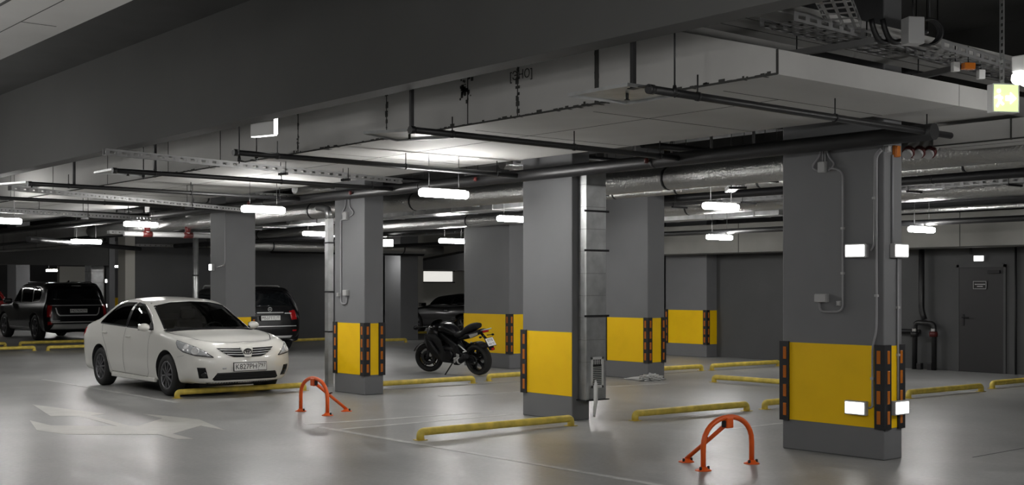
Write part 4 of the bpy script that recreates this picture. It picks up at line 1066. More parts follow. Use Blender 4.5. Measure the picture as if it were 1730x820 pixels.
# ---------------------------------------------------------------- the white sedan (x forward, y left)
SED = dict(w=.88, r=.315, axles=(1.33, -1.27), arch=.365, nu=6, nv=5,
    front=dict(plan=[(0, 0), (.30, .010), (.57, .042), (.77, .115), (.905, .215), (.97, .36)],
        line=[(2.05, .21), (2.16, .21), (2.215, .235), (2.255, .36), (2.265, .52), (2.225, .68), (2.16, .785)],
        wk=[0, .74, .88, .985, 1.0, .975, .90], set=[1, 1, 1, 1, 1, 1.03, 1.08], rise=[0, 0, 0, .0, .03, .06, .062], top=(0, 0, 0), crown=.012),
    main=[  # x, width scale, z under, z3, z4, z5, y6, z6, xr, yr, zr, xm, zm
        (1.66, .985, .20, .40, .58, .74, .79, .858, 1.70, .52, .880, 1.74, .885),
        (1.33, .998, .19, .40, .60, .775, .81, .897, 1.38, .54, .918, 1.42, .928),
        (1.06, 1.0, .19, .38, .60, .79, .82, .925, 1.12, .62, .944, 1.24, .958),
        (.80, 1.0, .19, .36, .60, .80, .825, .940, .90, .735, .968, 1.08, 1.000),
        (.46, 1.0, .19, .36, .60, .80, .825, .952, .54, .69, 1.145, .70, 1.215),
        (.08, 1.0, .19, .36, .60, .805, .825, .965, .13, .64, 1.335, .24, 1.415),
        (-.35, 1.0, .19, .36, .60, .81, .825, .980, -.34, .615, 1.398, -.32, 1.462),
        (-.80, 1.0, .19, .36, .60, .815, .825, .995, -.80, .61, 1.392, -.80, 1.460),
        (-1.18, 1.0, .19, .38, .61, .83, .82, 1.008, -1.20, .615, 1.318, -1.24, 1.385),
        (-1.50, .998, .20, .40, .62, .85, .81, 1.018, -1.50, .64, 1.190, -1.58, 1.225),
        (-1.80, .985, .22, .42, .63, .86, .785, 1.015, -1.80, .65, 1.075, -1.84, 1.105),
        (-2.04, .955, .26, .44, .64, .86, .74, 1.000, -2.03, .58, 1.055, -2.06, 1.085)],
    rear=dict(plan=[(0, 0), (.35, .010), (.62, .04), (.82, .11), (.93, .20)],
        line=[(-2.06, .28), (-2.20, .28), (-2.26, .31), (-2.31, .42), (-2.32, .62), (-2.28, .84), (-2.24, 1.05)],
        wk=[0, .72, .86, .95, .97, .93, .78], top=(0, 0, 0), crown=.012))
def sedan(loc, rz):
    t = thing('sedan', 'white four-door sedan parked behind a yellow wheel stop', 'car', loc, rz)
    bm = body_mesh(SED); sk = Skin(bm)
    me = bpy.data.meshes.new('body'); bm.to_mesh(me)
    o = link('body', me, ['white_car', 'black_matt'])
    # cabin hollow, window and arch openings
    cab = [(.92, .60), (.90, .93), (.14, 1.365), (-.30, 1.415), (-.74, 1.405), (-1.14, 1.31), (-1.44, 1.17), (-1.48, .55), (-1.2, .30), (.5, .30)]
    mb = MB(); n = len(cab); L, R = [], []
    for s, A in ((1, L), (-1, R)):
        for x, z in cab: A.append(mb.bm.verts.new((x, s * (.75 if z < .9 else .76 - (z - .9) * .38), z)))
    for i in range(n): mb.bm.faces.new((L[i], L[(i + 1) % n], R[(i + 1) % n], R[i]))
    mb.bm.faces.new(L[::-1]); mb.bm.faces.new(R)
    for f in mb.bm.faces: f.material_index = 1
    cc = [mb.build('cutter', ['white_plastic', 'black_matt'])]
    FW = [(.70, .975), (.58, 1.06), (.36, 1.195), (.14, 1.31), (.03, 1.35), (-.20, 1.374), (-.235, 1.002)]
    RW = [(-.315, 1.006), (-.285, 1.374), (-.66, 1.372), (-.86, 1.342), (-1.04, 1.265), (-1.24, 1.15), (-1.36, 1.06), (-1.36, 1.036)]
    WS_ = [(-.69, .99), (-.575, 1.33), (-.33, 1.380), (0, 1.395), (.33, 1.380), (.575, 1.33), (.69, .99), (.38, .985), (0, .98), (-.38, .985)]
    for poly in (FW, RW):
        mb = MB(); mb.prism(poly, lambda x, z, y: Vector((x, y, z)), -1.2, 1.2)
        for f in mb.bm.faces: f.material_index = 1
        cc.append(mb.build('cutter', ['white_plastic', 'black_matt']))
    mb = MB(); mb.prism(WS_, lambda y, z, x: Vector((x, y, z)), -.35, 1.4)
    for f in mb.bm.faces: f.material_index = 1
    cc.append(mb.build('cutter', ['white_plastic', 'black_matt']))
    cut(o, cc + arch_cutters(SED)); o.parent = t
    # glass
    side = lambda P: [(x, -.7, z) for x, z in P]
    grow = lambda P, k: [((x - sum(q[0] for q in P) / len(P)) * k + sum(q[0] for q in P) / len(P), (z - sum(q[1] for q in P) / len(P)) * k + sum(q[1] for q in P) / len(P)) for x, z in P]
    for nm, P in (('front_side_window', FW), ('rear_side_window', RW)):
        sk.add(nm, 'glass', t, side(grow(P, 1.015)), (0, 1, 0), -.004, .06, True, 0)
    sk.add('windscreen', 'glass', t, [(1, y, z) for y, z in grow(WS_, 1.015)], (-1, 0, 0), -.003, .07, False, 0)
    sk.add('rear_window', 'dark_glass', t, [(-1, -.52, 1.36), (-1, .52, 1.36), (-1, .60, 1.13), (-1, -.60, 1.13)], (.6, 0, -1), .003, .08)
    ring = lambda P, k: grow(P, k)
    # black window surrounds
    for P in (FW, RW):
        c = grow(P, 1.02) + [grow(P, 1.02)[0]]
        sk.strip('window_seal', 'black_matt', t, [(x, -.7, z) for x, z in c], (0, 1, 0), .022, .003, True)
    sk.strip('window_pillar', 'black_gloss', t, [(-.275, -.7, .995), (-.243, -.7, 1.37)], (0, 1, 0), .075, .004, True)
    c = grow(WS_, 1.01); sk.strip('windscreen_seal', 'black_matt', t, [(1, y, z) for y, z in c + c[:1]], (-1, 0, 0), .025, .003)
    sk.add('cowl_panel', 'black_matt', t, [(1.04, -.72, 1), (1.15, -.3, 1), (1.17, 0, 1), (1.15, .3, 1), (1.04, .72, 1), (.92, .72, 1), (1.06, .3, 1), (1.08, 0, 1), (1.06, -.3, 1), (.92, -.72, 1)], (0, 0, -1), .004, .06)
    for ya, yb in ((-.15, -.60), (.40, -.10)):
        mb = MB(); a = Vector((1.10, ya, .99)); b = Vector((1.03, yb, 1.015)); mb.bar(a, b, .014, .012); mb.build('wiper', 'black_matt', t)
    # shut lines
    S = (0, 1, 0)
    sk.strip('shut_line', 'black_matt', t, [(.70, -.8, .93), (.70, -.8, .60), (.68, -.8, .32), (.60, -.8, .25)], S, .007, .0015, True)
    sk.strip('shut_line', 'black_matt', t, [(-.27, -.8, .98), (-.27, -.8, .70), (-.25, -.8, .25)], S, .007, .0015, True)
    sk.strip('shut_line', 'black_matt', t, [(-1.27, -.8, 1.03), (-1.19, -.8, .88), (-.98, -.8, .66), (-.88, -.8, .45), (-.80, -.8, .27)], S, .007, .0015, True)
    sk.strip('shut_line', 'black_matt', t, [(.60, -.8, .25), (-.80, -.8, .27)], S, .007, .0015, True)
    sk.strip('bonnet_line', 'black_matt', t, [(1.08, -.77, 1), (1.4, -.745, 1), (1.7, -.66, 1), (1.98, -.52, 1), (2.06, -.30, 1), (2.085, 0, 1), (2.06, .30, 1), (1.98, .52, 1), (1.7, .66, 1), (1.4, .745, 1), (1.08, .77, 1)], (0, 0, -1), .013, .002)
    sk.strip('bumper_line', 'box_grey', t, [(1.68, -.8, .60), (1.88, -.8, .63)], (-.5, .85, 0), .006, .0015, True)
    # rocker sill
    for s in (-1, 1):
        mb = MB(); mb.box(-.80, .90, s * .835 - .026, s * .835 + .026, .180, .245, .015); mb.build('side_sill', 'white_car', t)
    # door handles and mirrors
    for s in (-1, 1):
        for x, z in ((-.10, .845), (-1.06, .885)):
            mb = MB(); y = s * .872
            mb.bar((x - .085, y, z), (x + .085, y, z), .026, .030, (0, 0, 1), .010); mb.build('door_handle', 'white_car', t)
        mb = MB(); c = Vector((.66, s * .930, 1.01)); r = bmesh.ops.create_uvsphere(mb.bm, u_segments=20, v_segments=12, radius=1)
        for v in r['verts']:
            q = v.co.copy(); x = q.x * (.085 if q.x > 0 else .03); v.co = c + Vector((x, q.y * .092, q.z * .062 * (1 - .15 * q.y * s)))
        for f in mb.bm.faces: f.smooth = True
        mr = mb.build('side_mirror', 'white_car', t)
        mb = MB(); mb.bar((.66, s * .78, .975), (.66, s * .87, .985), .06, .035, (0, 0, 1), .008); mb.build('mirror_arm', 'black_matt', mr)
        mb = MB(); mb.box(.615, .627, c.y - .075, c.y + .075, c.z - .048, c.z + .048, .004); mb.build('mirror_glass', 'chrome', mr)
        sk.add('mirror_base', 'black_matt', t, [(.74, s * .8, .965), (.60, s * .8, 1.06), (.52, s * .8, 1.09), (.52, s * .8, .975)], (0, -s, 0), .005, .03)
    # lamps: long swept headlights
    d = (-.72, .69, -.05)
    HL = [(2.12, -.44, .598), (2.04, -.54, .685), (1.93, -.61, .745), (1.75, -.71, .800), (1.56, -.775, .838), (1.585, -.80, .80), (1.68, -.82, .735), (1.82, -.80, .68), (1.98, -.66, .628)]
    sk.add('headlight', 'lamp_clear', t, HL, d, .005, .03, True)
    sk.strip('headlight_seal', 'black_matt', t, HL + HL[:1], d, .012, .006, True)
    HI = [(1.70, -.72, .815), (1.60, -.78, .83), (1.64, -.79, .79), (1.74, -.77, .75)]
    for k in (1, -1):
        for a, b, c2, rr in ((1.93, -.62, .685, .058), (1.80, -.715, .745, .045)):
            loc, nor, i, dist = sk.bvh.ray_cast(Vector((a, b * k, c2)) - Vector((d[0], d[1] * k, d[2])) * 3, Vector((d[0], d[1] * k, d[2])))
            mb = MB(); mb.lathe([(rr, -.01), (rr, .008), (rr * .8, .012), (rr * .7, .004), (rr * .4, .012)], loc, nor, 18); mb.build('lamp_reflector', 'bright_trim', t)
    F = (-1, 0, 0); fr = lambda P: [(2.2, y, z) for y, z in P]
    # fog lamp pockets
    sk.add('fog_lamp_pocket', 'black_matt', t, [(2.1, -.735, .46), (2.1, -.60, .455), (2.1, -.555, .30), (2.1, -.70, .30)], (-.9, .43, 0), .003, .03, True)
    for k in (1, -1):
        dd = Vector((-.9, .43 * k, 0)).normalized(); loc, nor, i, dist = sk.bvh.ray_cast(Vector((2.15, -.645 * k, .355)) - dd * 3, dd)
        mb = MB(); mb.lathe([(.045, .0), (.043, .012), (.02, .018)], loc, nor, 16); mb.build('fog_lamp', 'dark_glass', t)
    # grille
    GR = [(-.46, .735), (-.40, .685), (-.30, .625), (-.22, .60), (0, .592), (.22, .60), (.30, .625), (.40, .685), (.46, .735), (.30, .728), (0, .725), (-.30, .728)]
    sk.add('grille', 'black_gloss', t, fr(GR), F, .004, .03)
    for z, hw in ((.706, .435), (.672, .385), (.638, .325)):
        sk.strip('grille_bar', 'bright_trim', t, fr([(-hw, z + .006), (-hw * .5, z - .004), (0, z - .008), (hw * .5, z - .004), (hw, z + .006)]), F, .011, .014)
    sk.add('grille_centre', 'white_car', t, fr([(-.11, .74), (-.075, .66), (-.05, .595), (.05, .595), (.075, .66), (.11, .74)]), F, .016, .025, False, .012)
    # emblem: two ovals inside a third
    loc, nor, i, dist = sk.bvh.ray_cast(Vector((4, 0, .675)), Vector((-1, 0, 0)))
    m = frame((0, 1, 0), (0, 0, 1), loc + Vector((.026, 0, 0)))
    mb = MB()
    for cx, cy, a, b in ((0, 0, .062, .043), (0, .0155, .043, .0145), (0, -.004, .0165, .037)):
        mb.tube([m @ Vector((cx + a * math.cos(q), cy + b * math.sin(q), 0)) for q in [2 * PI * i / 28 for i in range(28)]], .0065, 6, closed=True)
    e = mb.build('emblem', 'dark_metal', t); 
    # lower intake with slats, lip
    sk.add('lower_intake', 'black_matt', t, fr([(-.47, .375), (.47, .375), (.53, .285), (.50, .262), (-.50, .262), (-.53, .285)]), F, .004, .035)
    for z in (.30, .325, .35): sk.strip('intake_slat', 'rubber', t, fr([(-.49, z), (0, z), (.49, z)]), F, .008, .010)
    sk.add('bumper_lip', 'black_matt', t, [(2.1, -.60, .232), (2.1, .60, .232), (2.1, .52, .205), (2.1, -.52, .205)], F, .003, .04)
    sk.add('tow_cover', 'box_grey', t, fr([(-.40, .455), (-.34, .455), (-.34, .425), (-.40, .425)]), F, .002, .03)
    plate_on(t, (2.278, .03, .455), (0, 1, 0), (1, 0, .05), 'K827PH', '797')
    # tail lamp wrapping the corner
    sk.add('tail_light', 'lamp_red', t, [(-2.05, -.7, .93), (-1.9, -.75, .95), (-1.86, -.75, .86), (-2.0, -.75, .74), (-2.12, -.7, .72)], (.5, .86, 0), .004, .04, True)
    # wheels
    for x in SED['axles']:
        for s in (1, -1): wheel(t, x, s * .765, .315, .205, 10, s)
    # interior
    mb = MB(); mb.box(.45, .86, -.72, .72, .62, .90, .05); mb.build('dashboard', 'black_matt', t)
    for s in (-1, 1):
        st = MB(); st.box(-.40, .12, s * .36 - .25, s * .36 + .25, .36, .54, .05); st.bar((-.38, s * .36, .48), (-.56, s * .36, 1.08), .48, .12, (1, 0, 0), .05)
        se = st.build('front_seat', 'seat', t)
        st = MB(); st.box(-.62, -.54, s * .36 - .13, s * .36 + .13, 1.10, 1.27, .035); st.build('headrest', 'seat', se)
    st = MB(); st.box(-1.20, -.75, -.65, .65, .40, .55, .05); st.bar((-1.16, 0, .5), (-1.34, 0, 1.08), 1.28, .12, (1, 0, 0), .04); st.build('rear_seat', 'seat', t)
    mb = MB(); mb.tube([Vector((.36 + .07 * math.sin(q), .36 + .18 * math.cos(q), .90 + .16 * math.sin(q))) for q in [2 * PI * i / 24 for i in range(24)]], .013, 8, closed=True)
    mb.tube([(.52, .36, .84), (.36, .36, .90)], .03, 8); mb.build('steering_wheel', 'rubber', t)
    mb = MB(); mb.box(.12, .15, -.10, .10, 1.26, 1.32, .01); mb.build('rear_view_mirror', 'rubber', t)
    mb = MB(); mb.box(-1.9, 1.9, -.6, .6, .16, .22); mb.build('underbody', 'black_matt', t)
    bm.free()
    return t
sedan((8.545, 18.665, 0), -PI / 2)

# ---------------------------------------------------------------- SUV bodies
def suv_spec(Lf, Lr, w, H, belt, hood, r, axles, slant, under=.26, tumble=.20, rail_r=.0, rake=.75):
    """Lf, Lr: front and rear overhang ends; slant: how far the tail window leans in"""
    yb = w * .93; yr = w * (1 - tumble) - .06
    front = dict(plan=[(0, 0), (.35, .012), (.62, .05), (.82, .13), (.94, .28)], line=[(Lf - .2, under), (Lf - .08, under), (Lf - .04, under + .04), (Lf, .45), (Lf, .65), (Lf - .03, .85), (Lf - .09, hood - .05)],
        wk=[0, .75, .88, .97, .99, .96, .86], rise=[0, 0, 0, 0, 0, .02, .03], top=(0, 0, 0))
    cx = axles[0] - .42    # base of the windscreen
    m = lambda x, sc, z6, xr, yr_, zr, xm, zm: (x, sc, under, .48, .68, z6 - .16, yb * sc, z6, xr, yr_, zr, xm, zm)
    main = [m(Lf - .45, .985, hood - .01, Lf - .4, w * .58, hood + .02, Lf - .38, hood + .035), m(axles[0], 1, hood + .03, axles[0] + .03, w * .6, hood + .055, axles[0] + .06, hood + .075),
        m(cx + .15, 1, belt - .02, cx + .2, w * .70, belt + .02, cx + .30, belt + .06),
        m(cx - .15, 1, belt, cx - .10, w * .80, belt + .06, cx + .06, belt + .16),
        m(cx - .45, 1, belt + .01, cx - .42, w * .75, belt + (H - belt) * .62, cx - .30, belt + (H - belt) * .70),
        m(cx - rake, 1, belt + .015, cx - rake, yr + .02, H - .10, cx - rake + .1, H - .03),
        m(cx - rake - .5, 1, belt + .02, cx - rake - .5, yr, H - .055, cx - rake - .5, H), m(-.6, 1, belt + .03, -.6, yr, H - .05, -.6, H),
        m(axles[1], 1, belt + .05, axles[1], yr, H - .06, axles[1], H - .01),
        m(Lr + .38, .99, belt + .06, Lr + .30 + slant * .5, yr - .005, H - .08, Lr + .28 + slant * .5, H - .025),
        m(Lr + .20, .975, belt + .06, Lr + .10 + slant, yr - .03, H - .12, Lr + .08 + slant, H - .05)]
    rear = dict(plan=[(0, 0), (.40, .008), (.68, .03), (.86, .07), (.95, .13)], line=[(Lr + .18, under + .06), (Lr + .08, under + .06), (Lr + .03, under + .10), (Lr, .52), (Lr + .01, .68), (Lr + .04, belt - .12), (Lr + .07, belt + .02)],
        wk=[0, .75, .88, .96, .97, .96, .90], top=(0, 0, 0))
    sp = dict(w=w, r=r, axles=axles, arch=r + .055, nu=6, nv=5, front=front, main=main, rear=rear, H=H, belt=belt, slant=slant, Lr=Lr, yr=yr)
    return sp
def suv_caps(sp):
    """the tail: rows whose upper lines climb the tailgate window instead of closing at the waist"""
    P0 = sp['rear']
    return P0
def body_grid_suv(sp):
    """like body_grid, but the rear rows carry a tailgate up to the roof"""
    P = sp['main']; w = sp['w']; rows = []
    base = dict(sp); f = sp['front']
    def caprow(f, fy, sx, sgn, tail=False):
        row = []
        for k in range(7):
            x, z = f['line'][k]; row.append(Vector((x - sgn * sx, f['wk'][k] * w * fy, z + f.get('rise', [0] * 7)[k] * fy ** 3)))
        if not tail:
            for a in (.6, .3, 0): row.append(Vector((row[6].x, row[6].y * a, row[6].z + .012 * (1 - a))))
        else:
            xt = sp['Lr'] + .08 + sp['slant']; zt = sp['H'] - .075
            row.append(Vector((xt + sx * .7, sp['yr'] * .93 * fy, zt - .05 * fy ** 3)))
            row.append(Vector((xt + .05 + sx * .5, sp['yr'] * .55 * fy, zt + .02)))
            row.append(Vector((xt + .09, 0, zt + .03)))
        return row
    for fy, sx in f['plan']: rows.append(caprow(f, fy, sx, 1))
    for st in P:
        xs, ysc, z1, z3, z4, z5, y6, z6, xr, yr, zr, xm, zm = st; ww = w * ysc
        rows.append([Vector((xs, 0, z1)), Vector((xs, .80 * ww, z1)), Vector((xs, .925 * ww, z1 + .03)), Vector((xs, .982 * ww, z3)), Vector((xs, ww, z4)), Vector((xs, .985 * ww, z5)),
               Vector((xs, y6, z6)), Vector((xr, yr, zr)), Vector((xr + (xm - xr) * .75, yr * .55, zr + (zm - zr) * .78)), Vector((xm, 0, zm))])
    for fy, sx in sp['rear']['plan'][::-1]: rows.append(caprow(sp['rear'], fy, sx, -1, True))
    return transpose(crom(transpose(crom(rows, sp['nu'])), sp['nv']))
_plain_grid = body_grid
def vehicle_shell(sp, t, paint):
    global body_grid
    body_grid = body_grid_suv
    bm = body_mesh(sp)
    body_grid = _plain_grid
    sk = Skin(bm); me = bpy.data.meshes.new('body'); bm.to_mesh(me); bm.free()
    o = link('body', me, [paint, 'black_matt']); cut(o, arch_cutters(sp)); o.parent = t
    for x in sp['axles']:
        for s in (1, -1): wheel(t, x, s * (sp['w'] - .125), sp['r'], .235, 6, s, 'alloy', 'twin')
    return sk

# big black SUV, left
t = thing('suv', 'big black SUV with silver rear bumper and pale plate, far left', 'car', (13.45, 39.05, 0), PI / 2)
sp = suv_spec(2.45, -2.45, .975, 1.75, 1.08, 1.02, .385, (1.47, -1.42), .26); sk = vehicle_shell(sp, t, 'black_car')
S = (0, -1, 0); R = (1, 0, 0); rr = lambda P: [(-2.4, y, z) for y, z in P]
sk.add('front_side_window', 'dark_glass', t, [(.92, .9, 1.13), (.55, .9, 1.40), (.30, .9, 1.56), (.12, .9, 1.60), (.05, .9, 1.13)], S, .004, .08, True)
sk.add('rear_side_window', 'dark_glass', t, [(-.03, .9, 1.13), (.02, .9, 1.60), (-.6, .9, 1.62), (-.95, .9, 1.60), (-1.0, .9, 1.15)], S, .004, .08, True)
sk.add('quarter_window', 'dark_glass', t, [(-1.08, .9, 1.16), (-1.04, .9, 1.60), (-1.55, .9, 1.58), (-1.72, .9, 1.52), (-1.78, .9, 1.38), (-1.70, .9, 1.22)], S, .004, .06, True)
sk.strip('chrome_trim', 'bright_trim', t, [(.95, .9, 1.10), (0, .9, 1.10), (-1.0, .9, 1.13), (-1.70, .9, 1.19), (-1.80, .9, 1.38), (-1.73, .9, 1.54), (-1.5, .9, 1.61), (-.6, .9, 1.645), (.15, .9, 1.625)], S, .022, .006, True)
sk.add('tailgate_window', 'dark_glass', t, rr([(-.66, 1.56), (.66, 1.56), (.74, 1.22), (-.74, 1.22)]), R, .004, .08)
sk.strip('chrome_line', 'bright_trim', t, rr([(-.80, 1.06), (.80, 1.06)]), R, .02, .008)
P = rr([(-.66, .99), (-.62, .82), (-.56, .76), (.56, .76), (.62, .82), (.66, .99)]); sk.strip('chrome_surround', 'bright_trim', t, P, R, .035, .010)
sk.strip('tailgate_line', 'black_matt', t, rr([(-.75, .66), (.75, .66)]), R, .012, .003)
for k in (1, -1):
    sk.add('tail_light', 'lamp_red', t, [(-2.4, k * .79, 1.07), (-2.4, k * .95, 1.07), (-2.4, k * .95, .72), (-2.4, k * .81, .70)], (.85, -.5 * k, 0), .006, .05)
sk.add('bumper_trim', 'silver', t, rr([(-.80, .58), (.80, .58), (.80, .54), (-.80, .54)]), R, .012, .05, False, .01)
sk.add('skid_plate', 'silver', t, rr([(-.72, .50), (.72, .50), (.80, .35), (-.80, .35)]), R, .014, .05, False, .01)
for k in (1, -1): sk.add('reflector', 'lamp_red', t, [(-2.4, k * .74, .58), (-2.4, k * .93, .58), (-2.4, k * .93, .47), (-2.4, k * .78, .50)], (.8, -.6 * k, 0), .012, .05)
plate_on(t, (-2.462, .0, .895), (0, -1, 0), (-1, 0, .08), 'P427KM', '797')
sk.add('model_badge', 'bright_trim', t, rr([(.55, .615), (.76, .615), (.76, .59), (.55, .59)]), R, .005, .04)
for k in (1, -1):
    mb = MB(); mb.tube(fillet([(.1, k * .66, 1.70), (.0, k * .66, 1.77), (-1.7, k * .66, 1.76), (-1.8, k * .66, 1.68)], .05), .018, 8); mb.build('roof_rail', 'black_gloss', t)
    mb = MB(); mb.box(.72, .92, k * 1.05 - .12, k * 1.05 + .12, 1.10, 1.25, .04); mb.build('side_mirror', 'black_car', t)
    sk.strip('shut_line', 'ink', t, [(0, k * .9, 1.1), (0, k * .9, .4)], (0, -k, 0), .01, .002); sk.strip('side_sill_trim', 'bright_trim', t, [(.95, k * .9, .38), (-.9, k * .9, .38)], (0, -k, 0), .02, .004)
mb = MB(); mb.prism([(-1.75, 1.70), (-2.22, 1.655), (-2.20, 1.63), (-1.75, 1.66)], lambda x, z, y: Vector((x, y, z)), -.66, .66); sp_ = mb.build('roof_spoiler', 'black_gloss', t)
mb = MB(); mb.box(-2.228, -2.215, -.14, .14, 1.640, 1.655); mb.build('brake_lamp', 'box_grey', sp_)
mb = MB(); mb.prism([(-1.45, 1.75), (-1.62, 1.75), (-1.64, 1.81)], lambda x, z, y: Vector((x, y, z)), -.02, .02); mb.build('antenna_fin', 'black_gloss', t)
mb = MB(); mb.box(-2.2, 2.1, -.7, .7, .25, .36); mb.build('underbody', 'black_matt', t)

# second black SUV seen from behind
t = thing('suv', 'boxy black SUV seen from behind, right of the white sedan', 'car', (14.55, 29.0, 0), PI / 2)
sp = suv_spec(2.27, -2.27, .93, 1.62, 1.03, 1.0, .37, (1.38, -1.37), .30, .27); sk = vehicle_shell(sp, t, 'black_car')
sk.add('tailgate_window', 'dark_glass', t, rr([(-.60, 1.50), (.60, 1.50), (.74, 1.13), (-.74, 1.13)]), R, .004, .08)
sk.add('side_window', 'dark_glass', t, [(.8, .9, 1.08), (.2, .9, 1.46), (-1.3, .9, 1.48), (-1.75, .9, 1.43), (-1.9, .9, 1.12)], S, .004, .08, True)
for k in (1, -1):
    sk.add('tail_light', 'lamp_red', t, [(-2.4, k * .70, 1.02), (-2.4, k * .92, 1.06), (-2.4, k * .92, .82), (-2.4, k * .72, .80)], (.8, -.6 * k, 0), .006, .05)
    mb = MB(); mb.tube(fillet([(.2, k * .62, 1.57), (.1, k * .62, 1.65), (-1.5, k * .62, 1.64), (-1.6, k * .62, 1.56)], .05), .02, 8); mb.build('roof_rail', 'bright_trim', t)
    sk.add('reflector', 'lamp_red', t, [(-2.4, k * .72, .56), (-2.4, k * .86, .56), (-2.4, k * .86, .52), (-2.4, k * .72, .52)], (.8, -.6 * k, 0), .008, .05)
sk.strip('chrome_line', 'bright_trim', t, rr([(-.36, .99), (.36, .99)]), R, .02, .02)
sk.strip('bumper_trim', 'bright_trim', t, rr([(-.72, .655), (.72, .655)]), R, .018, .008)
sk.add('skid_plate', 'bright_trim', t, rr([(-.60, .42), (.60, .42), (.56, .36), (-.56, .36)]), R, .012, .05, False, .01)
plate_on(t, (-2.285, .02, .86), (0, -1, 0), (-1, 0, .05), 'M537TT', '77')
loc = sk.bvh.ray_cast(Vector((-5, 0, 1.07)), Vector((1, 0, 0)))[0]
mb = MB(); mb.tube([loc + Vector((-.012, .05 * math.cos(q), .05 * math.sin(q))) for q in [2 * PI * i / 24 for i in range(24)]], .006, 6, closed=True)
for a in (PI / 2, PI * 7 / 6, PI * 11 / 6): mb.tube([loc + Vector((-.012, 0, 0)), loc + Vector((-.012, .05 * math.cos(a), .05 * math.sin(a)))], .004, 6)
mb.build('emblem', 'bright_trim', t)
for y in (.50, -.50): sk.strip('model_badge', 'bright_trim', t, rr([(y - .10, .97), (y + .10, .97)]), R, .025, .006)
mb = MB(); mb.box(-2.0, 1.9, -.65, .65, .25, .36); mb.build('underbody', 'black_matt', t)

# low black car behind the motorcycle
t = thing('hatchback', 'low black coupe-like car behind the motorcycle', 'car', (25.5, 33.55, 0), PI / 2)
sp = suv_spec(2.15, -2.15, .89, 1.39, .93, .83, .33, (1.32, -1.28), .55, .20, .24, 0, .95); sk = vehicle_shell(sp, t, 'black_car')
sk.add('side_window', 'dark_glass', t, [(.85, .8, .98), (.45, .8, 1.13), (.05, .8, 1.26), (-.3, .8, 1.31), (-.62, .8, 1.30), (-.55, .8, .99)], S, .004, .08, True)
sk.add('rear_side_window', 'dark_glass', t, [(-.64, .8, 1.0), (-.70, .8, 1.29), (-1.0, .8, 1.26), (-1.35, .8, 1.17), (-1.5, .8, 1.04)], S, .004, .08, True)
sk.strip('chrome_trim', 'bright_trim', t, [(.9, .8, .95), (-.6, .8, .96), (-1.5, .8, 1.0)], S, .014, .005, True)
for k in (1, -1):
    sk.add('tail_light', 'lamp_red', t, [(-2.1, k * .60, .93), (-2.0, k * .86, .95), (-2.0, k * .86, .76), (-2.1, k * .62, .74)], (.7, -.7 * k, 0), .006, .05)
    sk.add('headlight', 'lamp_clear', t, [(2.0, k * .55, .72), (1.7, k * .80, .80), (1.75, k * .84, .68), (2.0, k * .6, .62)], (-.7, -.7 * k, 0), .006, .05)
    mb = MB(); mb.box(.72, .90, k * .98 - .11, k * .98 + .11, .95, 1.06, .03); mb.build('side_mirror', 'black_car', t)
    sk.strip('shut_line', 'ink', t, [(-.58, k * .9, .95), (-.5, k * .9, .3)], (0, -k, 0), .008, .002); sk.add('door_handle', 'bright_trim', t, [(-.48, k * .9, .83), (-.30, k * .9, .83), (-.30, k * .9, .80), (-.48, k * .9, .80)], (0, -k, 0), .012, .05)
sk.add('tailgate_window', 'dark_glass', t, rr([(-.55, 1.25), (.55, 1.25), (.66, 1.02), (-.66, 1.02)]), R, .004, .08)
mb = MB(); mb.box(-1.9, 1.8, -.6, .6, .18, .30); mb.build('underbody', 'black_matt', t)

# red car at the far left edge
c = W(-30, 560, 0)
t = thing('hatchback', 'dark red car at the far left edge beyond the black SUV', 'car', (14.0, 49.6, 0), PI / 2)
sp = suv_spec(2.1, -2.1, .88, 1.5, .98, .9, .32, (1.3, -1.25), .3, .2); sk = vehicle_shell(sp, t, 'red_car')
sk.add('tailgate_window', 'dark_glass', t, rr([(-.55, 1.36), (.55, 1.36), (.66, 1.08), (-.66, 1.08)]), R, .004, .08)
sk.add('side_window', 'dark_glass', t, [(.8, .8, 1.03), (.2, .8, 1.38), (-1.2, .8, 1.38), (-1.6, .8, 1.08)], S, .004, .08, True)
for k in (1, -1): sk.add('tail_light', 'lamp_red', t, [(-2.1, k * .66, 1.0), (-2.1, k * .86, 1.0), (-2.1, k * .86, .76), (-2.1, k * .68, .76)], (.8, -.6 * k, 0), .006, .05)

# ================================================================ the motorcycle (x forward, y left)
t = thing('motorcycle', 'black sport motorcycle leaning on its side stand, white plate at its tail', 'motorcycle', (13.76, 18.25, 0.012), math.radians(97)); t.rotation_euler = (-.13, 0, math.radians(97)); t.scale = (.95, .95, .93)
def loft(name, m, secs, parent, seg=14, power=2.6):
    """secs: (x, z, half width, half height, [y]) superellipse rings along the bike"""
    mb = MB(); P = []
    for s in secs:
        x, z, a, b = s[:4]; y = s[4] if len(s) > 4 else 0; row = []
        for i in range(seg):
            q = 2 * PI * i / seg; cq, sq = math.cos(q), math.sin(q)
            row.append(Vector((x, y + a * math.copysign(abs(cq) ** (2 / power), cq), z + b * math.copysign(abs(sq) ** (2 / power), sq))))
        P.append(row)
    P = crom(P, 4); V = [[mb.bm.verts.new(p) for p in r] for r in P]
    for A, B in zip(V[:-1], V[1:]):
        for i in range(seg):
            f = mb.bm.faces.new((A[i], A[(i + 1) % seg], B[(i + 1) % seg], B[i])); f.smooth = True
    mb.bm.faces.new(V[0][::-1]); mb.bm.faces.new(V[-1])
    return mb.build(name, m, parent)
